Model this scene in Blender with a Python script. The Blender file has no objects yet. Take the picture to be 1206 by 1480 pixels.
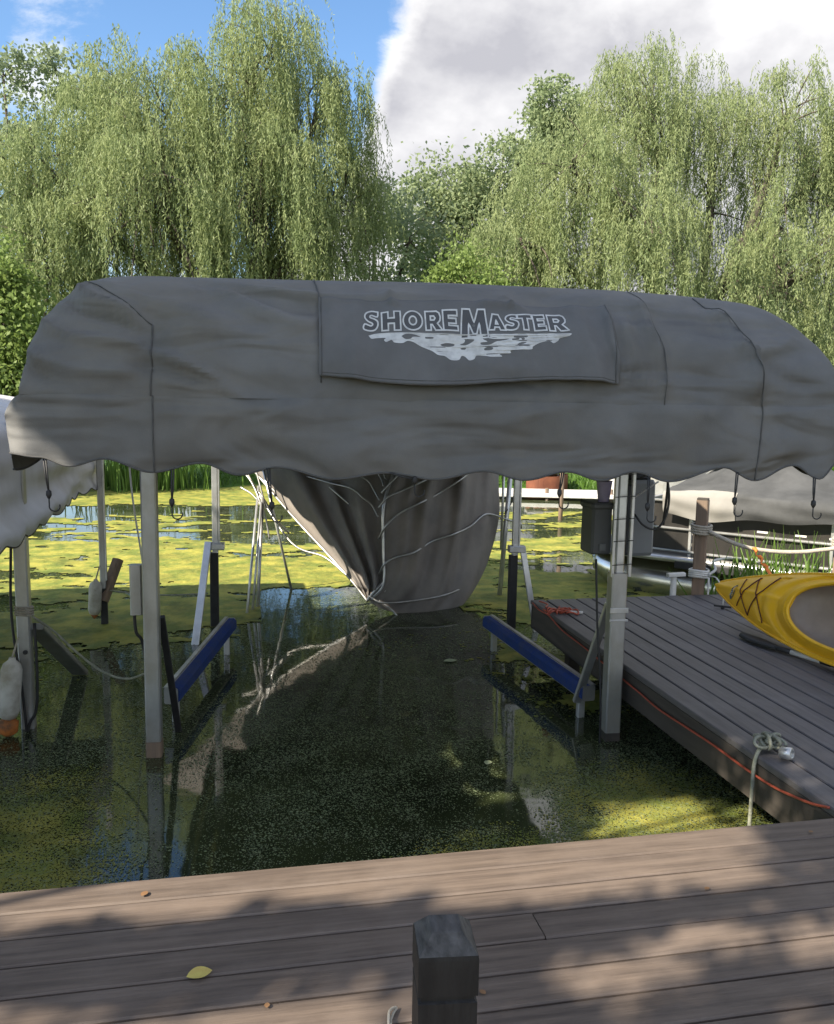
import bpy, math
import numpy as np
from mathutils import Vector, Matrix
R = math.radians
rng = np.random.default_rng(11)
S = bpy.context.scene
COL = S.collection

# ------------------------------------------------------------------ camera
cam_d = bpy.data.cameras.new('camera'); cam = bpy.data.objects.new('camera', cam_d); COL.objects.link(cam)
yaw, pitch, roll = R(11.6936), R(7.26429), R(0.99818)
fw = Vector((math.sin(yaw)*math.cos(pitch), math.cos(yaw)*math.cos(pitch), -math.sin(pitch)))
rt = Vector((math.cos(yaw), -math.sin(yaw), 0)); up = rt.cross(fw)
r2 = math.cos(roll)*rt + math.sin(roll)*up; u2 = -math.sin(roll)*rt + math.cos(roll)*up
M3 = Matrix((r2, u2, -fw)).transposed().to_4x4(); M3.translation = (0, 0, 2.0)
cam.matrix_world = M3
cam_d.sensor_fit = 'HORIZONTAL'; cam_d.sensor_width = 36.0; cam_d.lens = 36.0*1255.37/1206.0
cam_d.clip_start = 0.05; cam_d.clip_end = 2000
S.camera = cam

# ------------------------------------------------------------------ sky and sun
SUN = Vector((-0.70, -0.32, 0.635)).normalized()
SUN_EL = math.asin(SUN.z); SUN_AZ = math.atan2(SUN.x, SUN.y)
wd = bpy.data.worlds.new('World'); S.world = wd; wd.use_nodes = True
nt = wd.node_tree; nt.nodes.clear(); L = nt.links.new
def N(t, **k):
    n = nt.nodes.new(t)
    for a, b in k.items(): setattr(n, a, b)
    return n
def math_n(op, a, b=None, clamp=False):
    n = N('ShaderNodeMath', operation=op); n.use_clamp = clamp
    for i, v in enumerate((a, b)):
        if v is None: continue
        if isinstance(v, (int, float)): n.inputs[i].default_value = v
        else: L(v, n.inputs[i])
    return n.outputs[0]
sky = N('ShaderNodeTexSky', sky_type='NISHITA'); sky.sun_disc = False
sky.sun_elevation = SUN_EL; sky.sun_rotation = SUN_AZ; sky.air_density = 1.0; sky.dust_density = 0.4; sky.ozone_density = 2.2
tc = N('ShaderNodeTexCoord'); dirv = tc.outputs['Generated']
mp = N('ShaderNodeMapping'); mp.inputs['Scale'].default_value = (1, 1, 1.5); L(dirv, mp.inputs['Vector'])
nz = N('ShaderNodeTexNoise'); nz.inputs['Scale'].default_value = 4.6; nz.inputs['Detail'].default_value = 9; nz.inputs['Roughness'].default_value = 0.66
nz.inputs['Distortion'].default_value = 0.25; L(mp.outputs[0], nz.inputs['Vector'])
cover = math_n('ADD', nz.outputs['Fac'], 0.03)
# banks of cloud and clear holes, each a direction (x, y, z), an angular size and a weight
def blob(d, ang, wt):
    global cover
    d = Vector(d).normalized()
    vm = N('ShaderNodeVectorMath', operation='DOT_PRODUCT'); L(dirv, vm.inputs[0]); vm.inputs[1].default_value = d
    mr = N('ShaderNodeMapRange'); mr.interpolation_type = 'SMOOTHSTEP'
    L(vm.outputs['Value'], mr.inputs[0]); mr.inputs[1].default_value = math.cos(R(ang)); mr.inputs[2].default_value = math.cos(R(ang*0.3)); mr.inputs[3].default_value = 0; mr.inputs[4].default_value = wt
    cover = math_n('ADD', cover, mr.outputs[0])
CLOUDS = [((-0.006, 0.936, 0.352), 12, -0.40), ((0.085, 0.925, 0.37), 8, -0.34), ((0.06, 0.98, 0.19), 8, -0.14), ((0.10, 0.955, 0.27), 5, -0.2), ((-0.135, 0.926, 0.335), 6, 0.26), ((-0.22, 0.90, 0.38), 6, -0.16),
          ((0.42, 0.84, 0.36), 26, 0.42), ((0.21, 0.94, 0.26), 8, 0.30), ((0.10, 0.985, 0.14), 6, 0.22), ((0.9, 0.3, 0.5), 30, 0.12), ((-0.8, -0.4, 0.5), 40, -0.1), ((0.3, -0.9, 0.5), 40, 0.1)]
for c in CLOUDS: blob(*c)
cm = N('ShaderNodeMapRange'); cm.interpolation_type = 'SMOOTHSTEP'; L(cover, cm.inputs[0]); cm.inputs[1].default_value = 0.45; cm.inputs[2].default_value = 0.68
nz2 = N('ShaderNodeTexNoise'); nz2.inputs['Scale'].default_value = 4.2; nz2.inputs['Detail'].default_value = 6; nz2.inputs['Roughness'].default_value = 0.55; L(mp.outputs[0], nz2.inputs['Vector'])
thick = math_n('ADD', math_n('MULTIPLY', math_n('MINIMUM', cover, 0.86), 0.42), math_n('MULTIPLY', nz2.outputs['Fac'], 0.75))
cr = N('ShaderNodeValToRGB'); L(thick, cr.inputs[0])
cr.color_ramp.elements[0].position = 0.585; cr.color_ramp.elements[0].color = (5.4, 5.35, 5.3, 1)
cr.color_ramp.elements[1].position = 0.80; cr.color_ramp.elements[1].color = (2.5, 2.5, 2.72, 1)
hs = N('ShaderNodeHueSaturation'); hs.inputs['Saturation'].default_value = 1.12; hs.inputs['Value'].default_value = 1.0; L(sky.outputs[0], hs.inputs['Color'])
mx = N('ShaderNodeMix', data_type='RGBA'); L(cm.outputs[0], mx.inputs[0]); L(hs.outputs[0], mx.inputs[6]); L(cr.outputs[0], mx.inputs[7])
bg = N('ShaderNodeBackground'); bg.inputs['Strength'].default_value = 0.10; L(mx.outputs[2], bg.inputs['Color'])
wo = N('ShaderNodeOutputWorld'); L(bg.outputs[0], wo.inputs['Surface'])

sl = bpy.data.lights.new('sun', 'SUN'); sl.energy = 4.8; sl.angle = R(0.53); sl.color = (1.0, 0.90, 0.74)
so = bpy.data.objects.new('sun', sl); COL.objects.link(so); so.rotation_euler = SUN.to_track_quat('Z', 'Y').to_euler(); so.location = SUN*60
S.view_settings.view_transform = 'Standard'; S.view_settings.look = 'None'; S.view_settings.gamma = 1; S.view_settings.use_curve_mapping = False
S.view_settings.exposure = 1.28
S.render.engine = 'CYCLES'
S.cycles.max_bounces = 8; S.cycles.transparent_max_bounces = 8; S.cycles.caustics_reflective = False; S.cycles.caustics_refractive = False

# ------------------------------------------------------------------ materials
def material(name, c1, c2=None, rough=0.6, metal=0.0, scale=8.0, stretch=(1, 1, 1), detail=5, bump=0.0, bscale=None, rnd=0.0, spec=0.5,
             dirt=None, dscale=2.0, damt=0.5, lo=0.35, hi=0.65, transl=0.0, rvar=0.0, coord='Object'):
    m = bpy.data.materials.new(name); m.use_nodes = True; t = m.node_tree; n = t.nodes; l = t.links.new
    b = n['Principled BSDF']; b.inputs['Roughness'].default_value = rough; b.inputs['Metallic'].default_value = metal
    b.inputs['Specular IOR Level'].default_value = spec
    if c2 is None: c2 = tuple(x*0.75 for x in c1)
    tcn = n.new('ShaderNodeTexCoord'); mpn = n.new('ShaderNodeMapping'); mpn.inputs['Scale'].default_value = stretch; l(tcn.outputs[coord], mpn.inputs[0])
    vec = mpn.outputs[0]
    if rnd > 0:
        oi = n.new('ShaderNodeObjectInfo'); va = n.new('ShaderNodeVectorMath'); va.operation = 'SCALE'; l(oi.outputs['Random'], va.inputs['Scale']); va.inputs[0].default_value = (37, 53, 71)
        ad = n.new('ShaderNodeVectorMath'); l(vec, ad.inputs[0]); l(va.outputs[0], ad.inputs[1]); vec = ad.outputs[0]
    nn = n.new('ShaderNodeTexNoise'); nn.inputs['Scale'].default_value = scale; nn.inputs['Detail'].default_value = detail; nn.inputs['Roughness'].default_value = 0.6; l(vec, nn.inputs['Vector'])
    mr = n.new('ShaderNodeMapRange'); l(nn.outputs['Fac'], mr.inputs[0]); mr.inputs[1].default_value = lo; mr.inputs[2].default_value = hi
    mi = n.new('ShaderNodeMix'); mi.data_type = 'RGBA'; l(mr.outputs[0], mi.inputs[0]); mi.inputs[6].default_value = (*c1, 1); mi.inputs[7].default_value = (*c2, 1)
    out = mi.outputs[2]
    if dirt is not None:
        n2 = n.new('ShaderNodeTexNoise'); n2.inputs['Scale'].default_value = dscale; n2.inputs['Detail'].default_value = 6; n2.inputs['Roughness'].default_value = 0.65; l(tcn.outputs[coord], n2.inputs['Vector'])
        m2 = n.new('ShaderNodeMapRange'); l(n2.outputs['Fac'], m2.inputs[0]); m2.inputs[1].default_value = 0.45; m2.inputs[2].default_value = 0.75; m2.inputs[4].default_value = damt
        x2 = n.new('ShaderNodeMix'); x2.data_type = 'RGBA'; l(m2.outputs[0], x2.inputs[0]); l(out, x2.inputs[6]); x2.inputs[7].default_value = (*dirt, 1); out = x2.outputs[2]
    if rnd > 0:
        hv = n.new('ShaderNodeHueSaturation'); m3 = n.new('ShaderNodeMapRange'); l(oi.outputs['Random'], m3.inputs[0]); m3.inputs[3].default_value = 1-rnd; m3.inputs[4].default_value = 1+rnd
        l(m3.outputs[0], hv.inputs['Value']); l(out, hv.inputs['Color']); out = hv.outputs[0]
    l(out, b.inputs['Base Color'])
    if rvar:
        m4 = n.new('ShaderNodeMapRange'); l(nn.outputs['Fac'], m4.inputs[0]); m4.inputs[3].default_value = max(0.05, rough-rvar); m4.inputs[4].default_value = min(1, rough+rvar); l(m4.outputs[0], b.inputs['Roughness'])
    if bump:
        nb = n.new('ShaderNodeTexNoise'); nb.inputs['Scale'].default_value = bscale or scale*3; nb.inputs['Detail'].default_value = 5; l(vec, nb.inputs['Vector'])
        bp = n.new('ShaderNodeBump'); bp.inputs['Strength'].default_value = bump; bp.inputs['Distance'].default_value = 0.01; l(nb.outputs['Fac'], bp.inputs['Height']); l(bp.outputs[0], b.inputs['Normal'])
    if transl > 0:
        tr = n.new('ShaderNodeBsdfTranslucent'); l(out, tr.inputs['Color']); ms = n.new('ShaderNodeMixShader'); ms.inputs[0].default_value = transl
        l(b.outputs[0], ms.inputs[1]); l(tr.outputs[0], ms.inputs[2]); l(ms.outputs[0], n['Material Output'].inputs['Surface'])
    return m
M = {}
M['canopy'] = material('canopy_cloth', (0.168, 0.167, 0.164), (0.134, 0.133, 0.130), rough=0.85, scale=3, bump=0.12, bscale=240, spec=0.15, dirt=(0.235, 0.215, 0.18), dscale=1.9, damt=0.45)
def crumple(m, scale, strength, dist, stretch):
    t = m.node_tree; n = t.nodes; l = t.links.new; b = n['Principled BSDF']
    tcn = n.new('ShaderNodeTexCoord'); mpn = n.new('ShaderNodeMapping'); mpn.inputs['Scale'].default_value = stretch; mpn.inputs['Rotation'].default_value = (0, R(24), 0); l(tcn.outputs['Object'], mpn.inputs[0])
    nn = n.new('ShaderNodeTexNoise'); nn.inputs['Scale'].default_value = scale; nn.inputs['Detail'].default_value = 1.9; nn.inputs['Roughness'].default_value = .4; nn.inputs['Distortion'].default_value = .6; l(mpn.outputs[0], nn.inputs['Vector'])
    bp = n.new('ShaderNodeBump'); bp.inputs['Strength'].default_value = strength; bp.inputs['Distance'].default_value = dist; l(nn.outputs['Fac'], bp.inputs['Height'])
    old = b.inputs['Normal'].links[0].from_node; l(bp.outputs[0], old.inputs['Normal'])
crumple(M['canopy'], 3.0, .85, .11, (.75, 1, 2.1))
M['flap'] = material('flap_cloth', (0.150, 0.149, 0.149), (0.122, 0.121, 0.121), rough=0.85, scale=5, bump=0.12, bscale=240, spec=0.15)
M['letter'] = material('dark_print', (0.085, 0.086, 0.090), (0.072, 0.073, 0.077), rough=0.8, scale=12)
M['print'] = material('white_print', (0.60, 0.60, 0.59), (0.38, 0.38, 0.38), rough=0.75, scale=22, detail=8, lo=.45, hi=.75)
M['thread'] = material('seam_thread', (0.098, 0.097, 0.095), rough=0.9, scale=30)
M['whitecloth'] = material('white_vinyl', (0.60, 0.60, 0.625), (0.52, 0.52, 0.545), rough=0.6, scale=2.5, bump=0.05, bscale=100, spec=0.3, dirt=(0.36, 0.33, 0.28), dscale=1.8, damt=0.5)
M['browncloth'] = material('brown_cloth', (0.25, 0.228, 0.208), (0.17, 0.155, 0.143), rough=0.8, scale=2.4, bump=0.1, bscale=150, spec=0.2, dirt=(0.30, 0.26, 0.225), dscale=1.7, damt=0.6)
M['alu'] = material('weathered_aluminium', (0.50, 0.50, 0.49), (0.36, 0.36, 0.35), rough=0.42, metal=0.75, scale=6, stretch=(1, 1, .25), bump=0.04, bscale=50, rvar=.12, dirt=(0.28, 0.25, 0.19), dscale=4, damt=0.6)
M['alubright'] = material('bright_aluminium', (0.66, 0.66, 0.65), (0.52, 0.52, 0.51), rough=0.35, metal=0.7, scale=9, bump=0.03, bscale=60)
M['blackrub'] = material('black_rubber', (0.016, 0.016, 0.017), (0.026, 0.026, 0.027), rough=0.6, scale=12)
M['bluecarpet'] = material('blue_carpet', (0.026, 0.056, 0.22), (0.038, 0.068, 0.18), rough=0.95, scale=30, bump=0.5, bscale=300, spec=0.1, dirt=(0.10, 0.10, 0.13), dscale=5, damt=0.5)
M['deck'] = material('composite_deck_board', (0.162, 0.125, 0.100), (0.096, 0.074, 0.061), rough=0.62, scale=7, stretch=(.35, 6, 6), bump=0.18, bscale=26, rnd=0.10, spec=0.35, dirt=(0.205, 0.165, 0.138), dscale=3.1, damt=0.5)
M['deckshade'] = material('shaded_deck_board', (0.142, 0.131, 0.133), (0.097, 0.090, 0.092), rough=0.58, scale=7, stretch=(6, .35, 6), bump=0.18, bscale=26, rnd=0.10, spec=0.4, dirt=(0.20, 0.19, 0.195), dscale=3.1, damt=0.5)  # same boards as the front deck, colour cooled to carry the dock's shade
M['fascia'] = material('dark_fascia', (0.070, 0.058, 0.048), (0.045, 0.038, 0.032), rough=0.75, scale=5, stretch=(3, .4, 4), bump=0.15)
M['darkpost'] = material('black_stained_post', (0.011, 0.010, 0.010), (0.026, 0.024, 0.023), rough=0.6, scale=9, stretch=(3, 3, .5), bump=0.35, bscale=30, dirt=(0.05, 0.047, 0.044), dscale=14, damt=0.3, spec=.3)
M['posttop'] = material('worn_post_top', (0.022, 0.021, 0.020), (0.095, 0.09, 0.088), rough=0.7, scale=38, stretch=(1, .35, 1), bump=0.5, bscale=60)
M['oldwood'] = material('old_wood', (0.26, 0.18, 0.125), (0.17, 0.125, 0.092), rough=0.8, scale=5, stretch=(4, 4, .35), bump=0.3)
M['kayak'] = material('yellow_plastic', (0.90, 0.51, 0.018), (0.82, 0.45, 0.014), rough=0.38, scale=3, bump=0.02, bscale=40, spec=0.5)
M['kayakin'] = material('kayak_inside', (0.36, 0.28, 0.21), (0.24, 0.19, 0.145), rough=0.5, scale=4)
M['lace'] = material('dark_red_lace', (0.12, 0.025, 0.015), rough=0.8, scale=30)
M['sticker'] = material('dark_sticker', (0.03, 0.05, 0.05), (0.09, 0.12, 0.12), rough=0.4, scale=25)
M['orange'] = material('orange_webbing', (0.85, 0.22, 0.03), (0.7, 0.17, 0.025), rough=0.7, scale=20)
M['redcord'] = material('orange_red_cord', (0.42, 0.085, 0.045), (0.33, 0.065, 0.035), rough=0.55, scale=20)
M['rope'] = material('weathered_rope', (0.44, 0.40, 0.33), (0.32, 0.29, 0.24), rough=0.9, scale=40, bump=0.5, bscale=120)
M['greenrope'] = material('mossy_rope', (0.30, 0.30, 0.24), (0.19, 0.20, 0.15), rough=0.9, scale=40, bump=0.5, bscale=120)
M['white'] = material('white_plastic', (0.70, 0.69, 0.66), (0.60, 0.59, 0.56), rough=0.45, scale=7, dirt=(0.36, 0.30, 0.2), dscale=5, damt=0.4)
M['fender'] = material('old_white_fender', (0.56, 0.54, 0.49), (0.44, 0.42, 0.37), rough=0.6, scale=7, dirt=(0.20, 0.16, 0.1), dscale=7, damt=0.7)
M['orangebrown'] = material('orange_brown', (0.50, 0.16, 0.03), (0.12, 0.06, 0.03), rough=0.8, scale=18)  # orange to dark brown, for the lower ends of the fenders
M['greybox'] = material('grey_plastic_box', (0.105, 0.11, 0.118), (0.085, 0.09, 0.097), rough=0.55, scale=4)
M['greybox2'] = material('pale_grey_plastic_box', (0.165, 0.175, 0.19), (0.14, 0.15, 0.16), rough=0.5, scale=4)
M['purple'] = material('lilac_plastic', (0.42, 0.38, 0.62), rough=0.5)
M['coverlight'] = material('boat_cover_beige_lit', (0.29, 0.28, 0.258), (0.24, 0.232, 0.215), rough=0.85, scale=3, bump=0.1, bscale=120, spec=.1)
M['covergrey'] = material('boat_cover_grey_shade', (0.095, 0.097, 0.098), (0.062, 0.064, 0.065), rough=0.85, scale=3, bump=0.1, bscale=120, spec=.1)  # grey cloth, also darkened for the shaded right part of the skirt
M['fence'] = material('dark_boat_panel', (0.020, 0.019, 0.018), (0.042, 0.038, 0.034), rough=0.32, scale=4, stretch=(1, 1, .3), spec=.5)
M['pontoon'] = material('pontoon_aluminium', (0.70, 0.69, 0.66), (0.58, 0.57, 0.55), rough=0.22, metal=0.95, scale=5)
M['hullred'] = material('red_brown_hull', (0.24, 0.085, 0.045), (0.17, 0.06, 0.035), rough=0.6, scale=5)
M['bark'] = material('bark', (0.105, 0.085, 0.065), (0.050, 0.041, 0.034), rough=0.9, scale=6, stretch=(3, 3, .5), bump=0.5)
def leafmat(name, c1, c2, tr=0.47, s=1.2):
    return material(name, c1, c2, rough=0.55, scale=s, detail=8, lo=.3, hi=.7, transl=tr, spec=0.3)
M['willow'] = leafmat('willow_leaf', (0.35, 0.40, 0.18), (0.21, 0.275, 0.12))
M['willow2'] = leafmat('willow_leaf_pale', (0.36, 0.405, 0.19), (0.215, 0.28, 0.125))
M['leaf'] = leafmat('broad_leaf', (0.32, 0.38, 0.20), (0.21, 0.27, 0.135))
M['leafblue'] = leafmat('pale_far_leaf', (0.34, 0.40, 0.24), (0.23, 0.29, 0.17))
M['leafbright'] = leafmat('bright_leaf', (0.25, 0.33, 0.095), (0.16, 0.235, 0.065), s=2)
M['reed'] = leafmat('reed_leaf', (0.170, 0.270, 0.050), (0.100, 0.190, 0.040), s=3)
M['grassm'] = leafmat('lawn_grass', (0.085, 0.165, 0.022), (0.060, 0.125, 0.020), tr=.2, s=.8)
M['yellowleaf'] = material('yellow_leaf', (0.62, 0.52, 0.14), (0.5, 0.36, 0.1), rough=0.6, scale=30)
M['paleleaf'] = material('pale_floating_leaf', (0.42, 0.46, 0.28), (0.34, 0.40, 0.22), rough=0.6, scale=30)
M['brownleaf'] = material('brown_leaf', (0.24, 0.13, 0.06), rough=0.7)
M['roofm'] = material('grey_shingle', (0.11, 0.11, 0.12), (0.075, 0.075, 0.08), rough=0.9, scale=12)
M['siding'] = material('pale_siding', (0.50, 0.51, 0.50), (0.44, 0.45, 0.44), rough=0.7, scale=3)
M['glass'] = material('window_glass', (0.03, 0.035, 0.04), rough=0.08)
M['salmon'] = material('red_shingle', (0.36, 0.17, 0.12), (0.28, 0.13, 0.10), rough=0.9, scale=10)

# ------------------------------------------------------------------ mesh helpers
class MB:
    def __init__(s): s.v = []; s.f = []; s.n = 0
    def add(s, v, f):
        s.v.append(np.asarray(v, float).reshape(-1, 3)); s.f += [tuple(int(i)+s.n for i in q) for q in f]; s.n += len(s.v[-1]); return s
    def build(s, name, mat, parent=None, smooth=False):
        return mesh_obj(name, np.concatenate(s.v), s.f, mat, parent, smooth)
def mesh_obj(name, v, f, mat, parent=None, smooth=False):
    me = bpy.data.meshes.new(name); me.from_pydata(np.asarray(v, float).tolist(), [], f if isinstance(f, list) else f.tolist()); me.materials.append(mat)
    if smooth: me.polygons.foreach_set('use_smooth', [True]*len(me.polygons))
    me.update(); return link(name, me, parent)
def quads_obj(name, V4, mat, parent=None, smooth=False):
    """V4: (n,4,3) array, one quad each"""
    n = len(V4); me = bpy.data.meshes.new(name); me.vertices.add(4*n); me.vertices.foreach_set('co', np.ascontiguousarray(V4, dtype=np.float32).ravel())
    me.loops.add(4*n); me.loops.foreach_set('vertex_index', np.arange(4*n, dtype=np.int32)); me.polygons.add(n)
    me.polygons.foreach_set('loop_start', np.arange(0, 4*n, 4, dtype=np.int32)); me.polygons.foreach_set('loop_total', np.full(n, 4, np.int32))
    me.materials.append(mat); me.update(calc_edges=True); return link(name, me, parent)
def link(name, me, parent=None):
    o = bpy.data.objects.new(name, me); COL.objects.link(o)
    if parent is not None:
        o.parent = parent
        base = parent
        off = Vector((0, 0, 0))
        while base is not None: off += base.location; base = base.parent
        o.location = -off            # mesh coordinates stay in world space
    return o
def thing(name, label, cat, loc=(0, 0, 0), group=None):
    o = bpy.data.objects.new(name, None); COL.objects.link(o); o.location = loc; o.empty_display_size = .1
    return tag(o, label, cat, group)
def tag(o, label=None, cat=None, group=None, kind=None):
    if label: o['label'] = label
    if cat: o['category'] = cat
    if group: o['group'] = group
    if kind: o['kind'] = kind
    return o
def frame(d):
    d = np.asarray(d, float); d = d/np.linalg.norm(d); a = np.array([0, 0, 1.]) if abs(d[2]) < .9 else np.array([0, 1., 0])
    x = np.cross(a, d); x /= np.linalg.norm(x); return d, x, np.cross(d, x)
def tube(P, r, k=8, caps=True):
    P = np.asarray(P, float); n = len(P); r = np.broadcast_to(np.asarray(r, float), (n,))
    T = np.gradient(P, axis=0); T /= np.linalg.norm(T, axis=1)[:, None]+1e-12
    _, x, y = frame(T[0]); V = []
    for i in range(n):
        x = x - T[i]*(x@T[i]); x /= np.linalg.norm(x); y = np.cross(T[i], x)
        a = np.linspace(0, 2*np.pi, k, endpoint=False)
        V.append(P[i]+r[i]*(np.cos(a)[:, None]*x+np.sin(a)[:, None]*y))
    F = [(i*k+j, i*k+(j+1) % k, (i+1)*k+(j+1) % k, (i+1)*k+j) for i in range(n-1) for j in range(k)]
    if caps: F += [tuple(range(k))[::-1], tuple((n-1)*k+j for j in range(k))]
    return np.concatenate(V), F
def curve(P, n=24):
    """Catmull-Rom through the points"""
    P = np.asarray(P, float); Q = np.vstack([2*P[0]-P[1], P, 2*P[-1]-P[-2]]); out = []
    m = len(P)-1; k = max(2, n//m)
    for i in range(m):
        a, b, c, d = Q[i:i+4]
        for t in np.linspace(0, 1, k, endpoint=False):
            out.append(.5*((2*b)+(c-a)*t+(2*a-5*b+4*c-d)*t*t+(3*b-a-3*c+d)*t**3))
    out.append(P[-1]); return np.array(out)
def bar(p0, p1, w, h, ch=0.004, side=None):
    """chamfered rectangular bar from p0 to p1; w across, h along the other axis"""
    p0 = np.asarray(p0, float); p1 = np.asarray(p1, float); d, x, y = frame(p1-p0)
    if side is not None:
        x = np.asarray(side, float); x = x-d*(x@d); x /= np.linalg.norm(x); y = np.cross(d, x)
    a, b = w/2, h/2; c = min(ch, a*.5, b*.5)
    prof = [(-a+c, -b), (a-c, -b), (a, -b+c), (a, b-c), (a-c, b), (-a+c, b), (-a, b-c), (-a, -b+c)]
    V = [p0+x*u+y*v for u, v in prof]+[p1+x*u+y*v for u, v in prof]
    F = [(i, (i+1) % 8, 8+(i+1) % 8, 8+i) for i in range(8)]+[tuple(range(8))[::-1], tuple(range(8, 16))]
    return np.array(V), F
def box(x0, x1, y0, y1, z0, z1, ch=.006):
    return bar(((x0+x1)/2, (y0+y1)/2, z0), ((x0+x1)/2, (y0+y1)/2, z1), abs(x1-x0), abs(y1-y0), ch, side=(1, 0, 0))
def grid_faces(n, m, wrap=False):
    F = []
    for i in range(n-1):
        for j in range(m-1 if not wrap else m):
            F.append((i*m+j, i*m+(j+1) % m, (i+1)*m+(j+1) % m, (i+1)*m+j))
    return F
def lathe(prof, c, k=16, axis=(0, 0, 1)):
    d, x, y = frame(axis); c = np.asarray(c, float); a = np.linspace(0, 2*np.pi, k, endpoint=False); V = []
    for r, z in prof: V.append(c+d*z+r*(np.cos(a)[:, None]*x+np.sin(a)[:, None]*y))
    F = grid_faces(len(prof), k, True)+[tuple(range(k))[::-1], tuple((len(prof)-1)*k+j for j in range(k))]
    return np.concatenate(V), F
def snoise(P, f, seed, octs=4):
    """cheap smooth noise: sum of rotated sines, roughly -1..1, for arrays (n,2)"""
    r = np.random.default_rng(seed); out = 0; amp = 1; tot = 0
    for o in range(octs):
        s = 0
        for k in range(5):
            a = r.uniform(0, 2*np.pi); w = f*r.uniform(.7, 1.4); s = s+np.sin((P[..., 0]*np.cos(a)+P[..., 1]*np.sin(a))*w+r.uniform(0, 6.28)+1.3*np.sin(P[..., 0]*w*.37+r.uniform(0, 6))+1.1*np.sin(P[..., 1]*w*.41+r.uniform(0, 6)))
        out = out+amp*s/2.6; tot += amp; amp *= .55; f *= 2.1
    return out/tot*1.3

# ------------------------------------------------------------------ water, lawn
def water_material():
    m = bpy.data.materials.new('pond_water'); m.use_nodes = True; t = m.node_tree; n = t.nodes; l = t.links.new; b = n['Principled BSDF']
    g = n.new('ShaderNodeNewGeometry')
    n1 = n.new('ShaderNodeTexNoise'); n1.inputs['Scale'].default_value = 0.9; n1.inputs['Detail'].default_value = 7; n1.inputs['Roughness'].default_value = .62; l(g.outputs['Position'], n1.inputs['Vector'])
    film = n.new('ShaderNodeMapRange'); l(n1.outputs['Fac'], film.inputs[0]); film.inputs[1].default_value = .38; film.inputs[2].default_value = .72
    mi = n.new('ShaderNodeMix'); mi.data_type = 'RGBA'; l(film.outputs[0], mi.inputs[0]); mi.inputs[6].default_value = (.018, .025, .011, 1); mi.inputs[7].default_value = (.070, .086, .036, 1)
    vo = n.new('ShaderNodeTexVoronoi'); vo.inputs['Scale'].default_value = 95; l(g.outputs['Position'], vo.inputs['Vector'])
    n2 = n.new('ShaderNodeTexNoise'); n2.inputs['Scale'].default_value = 3.0; n2.inputs['Detail'].default_value = 6; n2.inputs['Roughness'].default_value = .7; l(g.outputs['Position'], n2.inputs['Vector'])
    th = n.new('ShaderNodeMapRange'); l(n2.outputs['Fac'], th.inputs[0]); th.inputs[1].default_value = .35; th.inputs[2].default_value = .7; th.inputs[3].default_value = .10; th.inputs[4].default_value = .42
    lt = n.new('ShaderNodeMath'); lt.operation = 'LESS_THAN'; l(vo.outputs['Distance'], lt.inputs[0]); l(th.outputs[0], lt.inputs[1])
    m2 = n.new('ShaderNodeMix'); m2.data_type = 'RGBA'; l(lt.outputs[0], m2.inputs[0]); l(mi.outputs[2], m2.inputs[6]); m2.inputs[7].default_value = (.135, .150, .085, 1)
    l(m2.outputs[2], b.inputs['Base Color'])
    ro = n.new('ShaderNodeMapRange'); l(lt.outputs[0], ro.inputs[0]); ro.inputs[3].default_value = .045; ro.inputs[4].default_value = .6; l(ro.outputs[0], b.inputs['Roughness'])
    b.inputs['IOR'].default_value = 1.65
    n3 = n.new('ShaderNodeTexNoise'); n3.inputs['Scale'].default_value = 2.2; n3.inputs['Detail'].default_value = 3; l(g.outputs['Position'], n3.inputs['Vector'])
    bp = n.new('ShaderNodeBump'); bp.inputs['Strength'].default_value = .10; bp.inputs['Distance'].default_value = .02; l(n3.outputs['Fac'], bp.inputs['Height']); l(bp.outputs[0], b.inputs['Normal'])
    return m
M['water'] = water_material()
M['duckweed'] = material('duckweed', (0.34, 0.315, 0.065), (0.165, 0.200, 0.042), rough=0.7, scale=4, detail=10, bump=.5, bscale=70, lo=.40, hi=.60, dirt=(0.055, 0.080, 0.022), dscale=2.2, damt=.85, spec=.2)
M['speck'] = material('duckweed_speck', (0.225, 0.265, 0.14), (0.095, 0.125, 0.062), rough=.6, scale=60, lo=.42, hi=.58, spec=.3)
water = mesh_obj('water', [(-300, -40, 0), (300, -40, 0), (300, 400, 0), (-300, 400, 0)], [(0, 1, 2, 3)], M['water']); tag(water, kind='structure')

def shore(x): return 19.6+.7*np.sin(x*.45+1)+.35*np.sin(x*1.3)+.2*np.sin(x*3.1)+np.where(x > 9, (x-9)*.25, 0)
xs = np.concatenate([np.linspace(-60, -14, 12), np.linspace(-12, 34, 140), np.linspace(38, 120, 14)])
rows = []
for dy, z in ((-.25, -.25), (0, .02), (.35, .12), (1.2, .17), (4, .30), (9, .55), (20, .9), (60, 1.2), (330, 1.6)):
    rows.append(np.stack([xs*(1+dy/150), shore(xs)+dy, z+.03*np.sin(xs*2.3+dy)*(dy > .3)], 1))
lawn = mesh_obj('lawn', np.concatenate(rows), [tuple(q[::-1]) for q in grid_faces(len(rows), len(xs))], M['grassm'], smooth=True); tag(lawn, kind='structure')
for p in lawn.data.polygons[:1]: pass
lawn.data.flip_normals() if lawn.data.polygons[len(lawn.data.polygons)//2].normal.z < 0 else None

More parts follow.
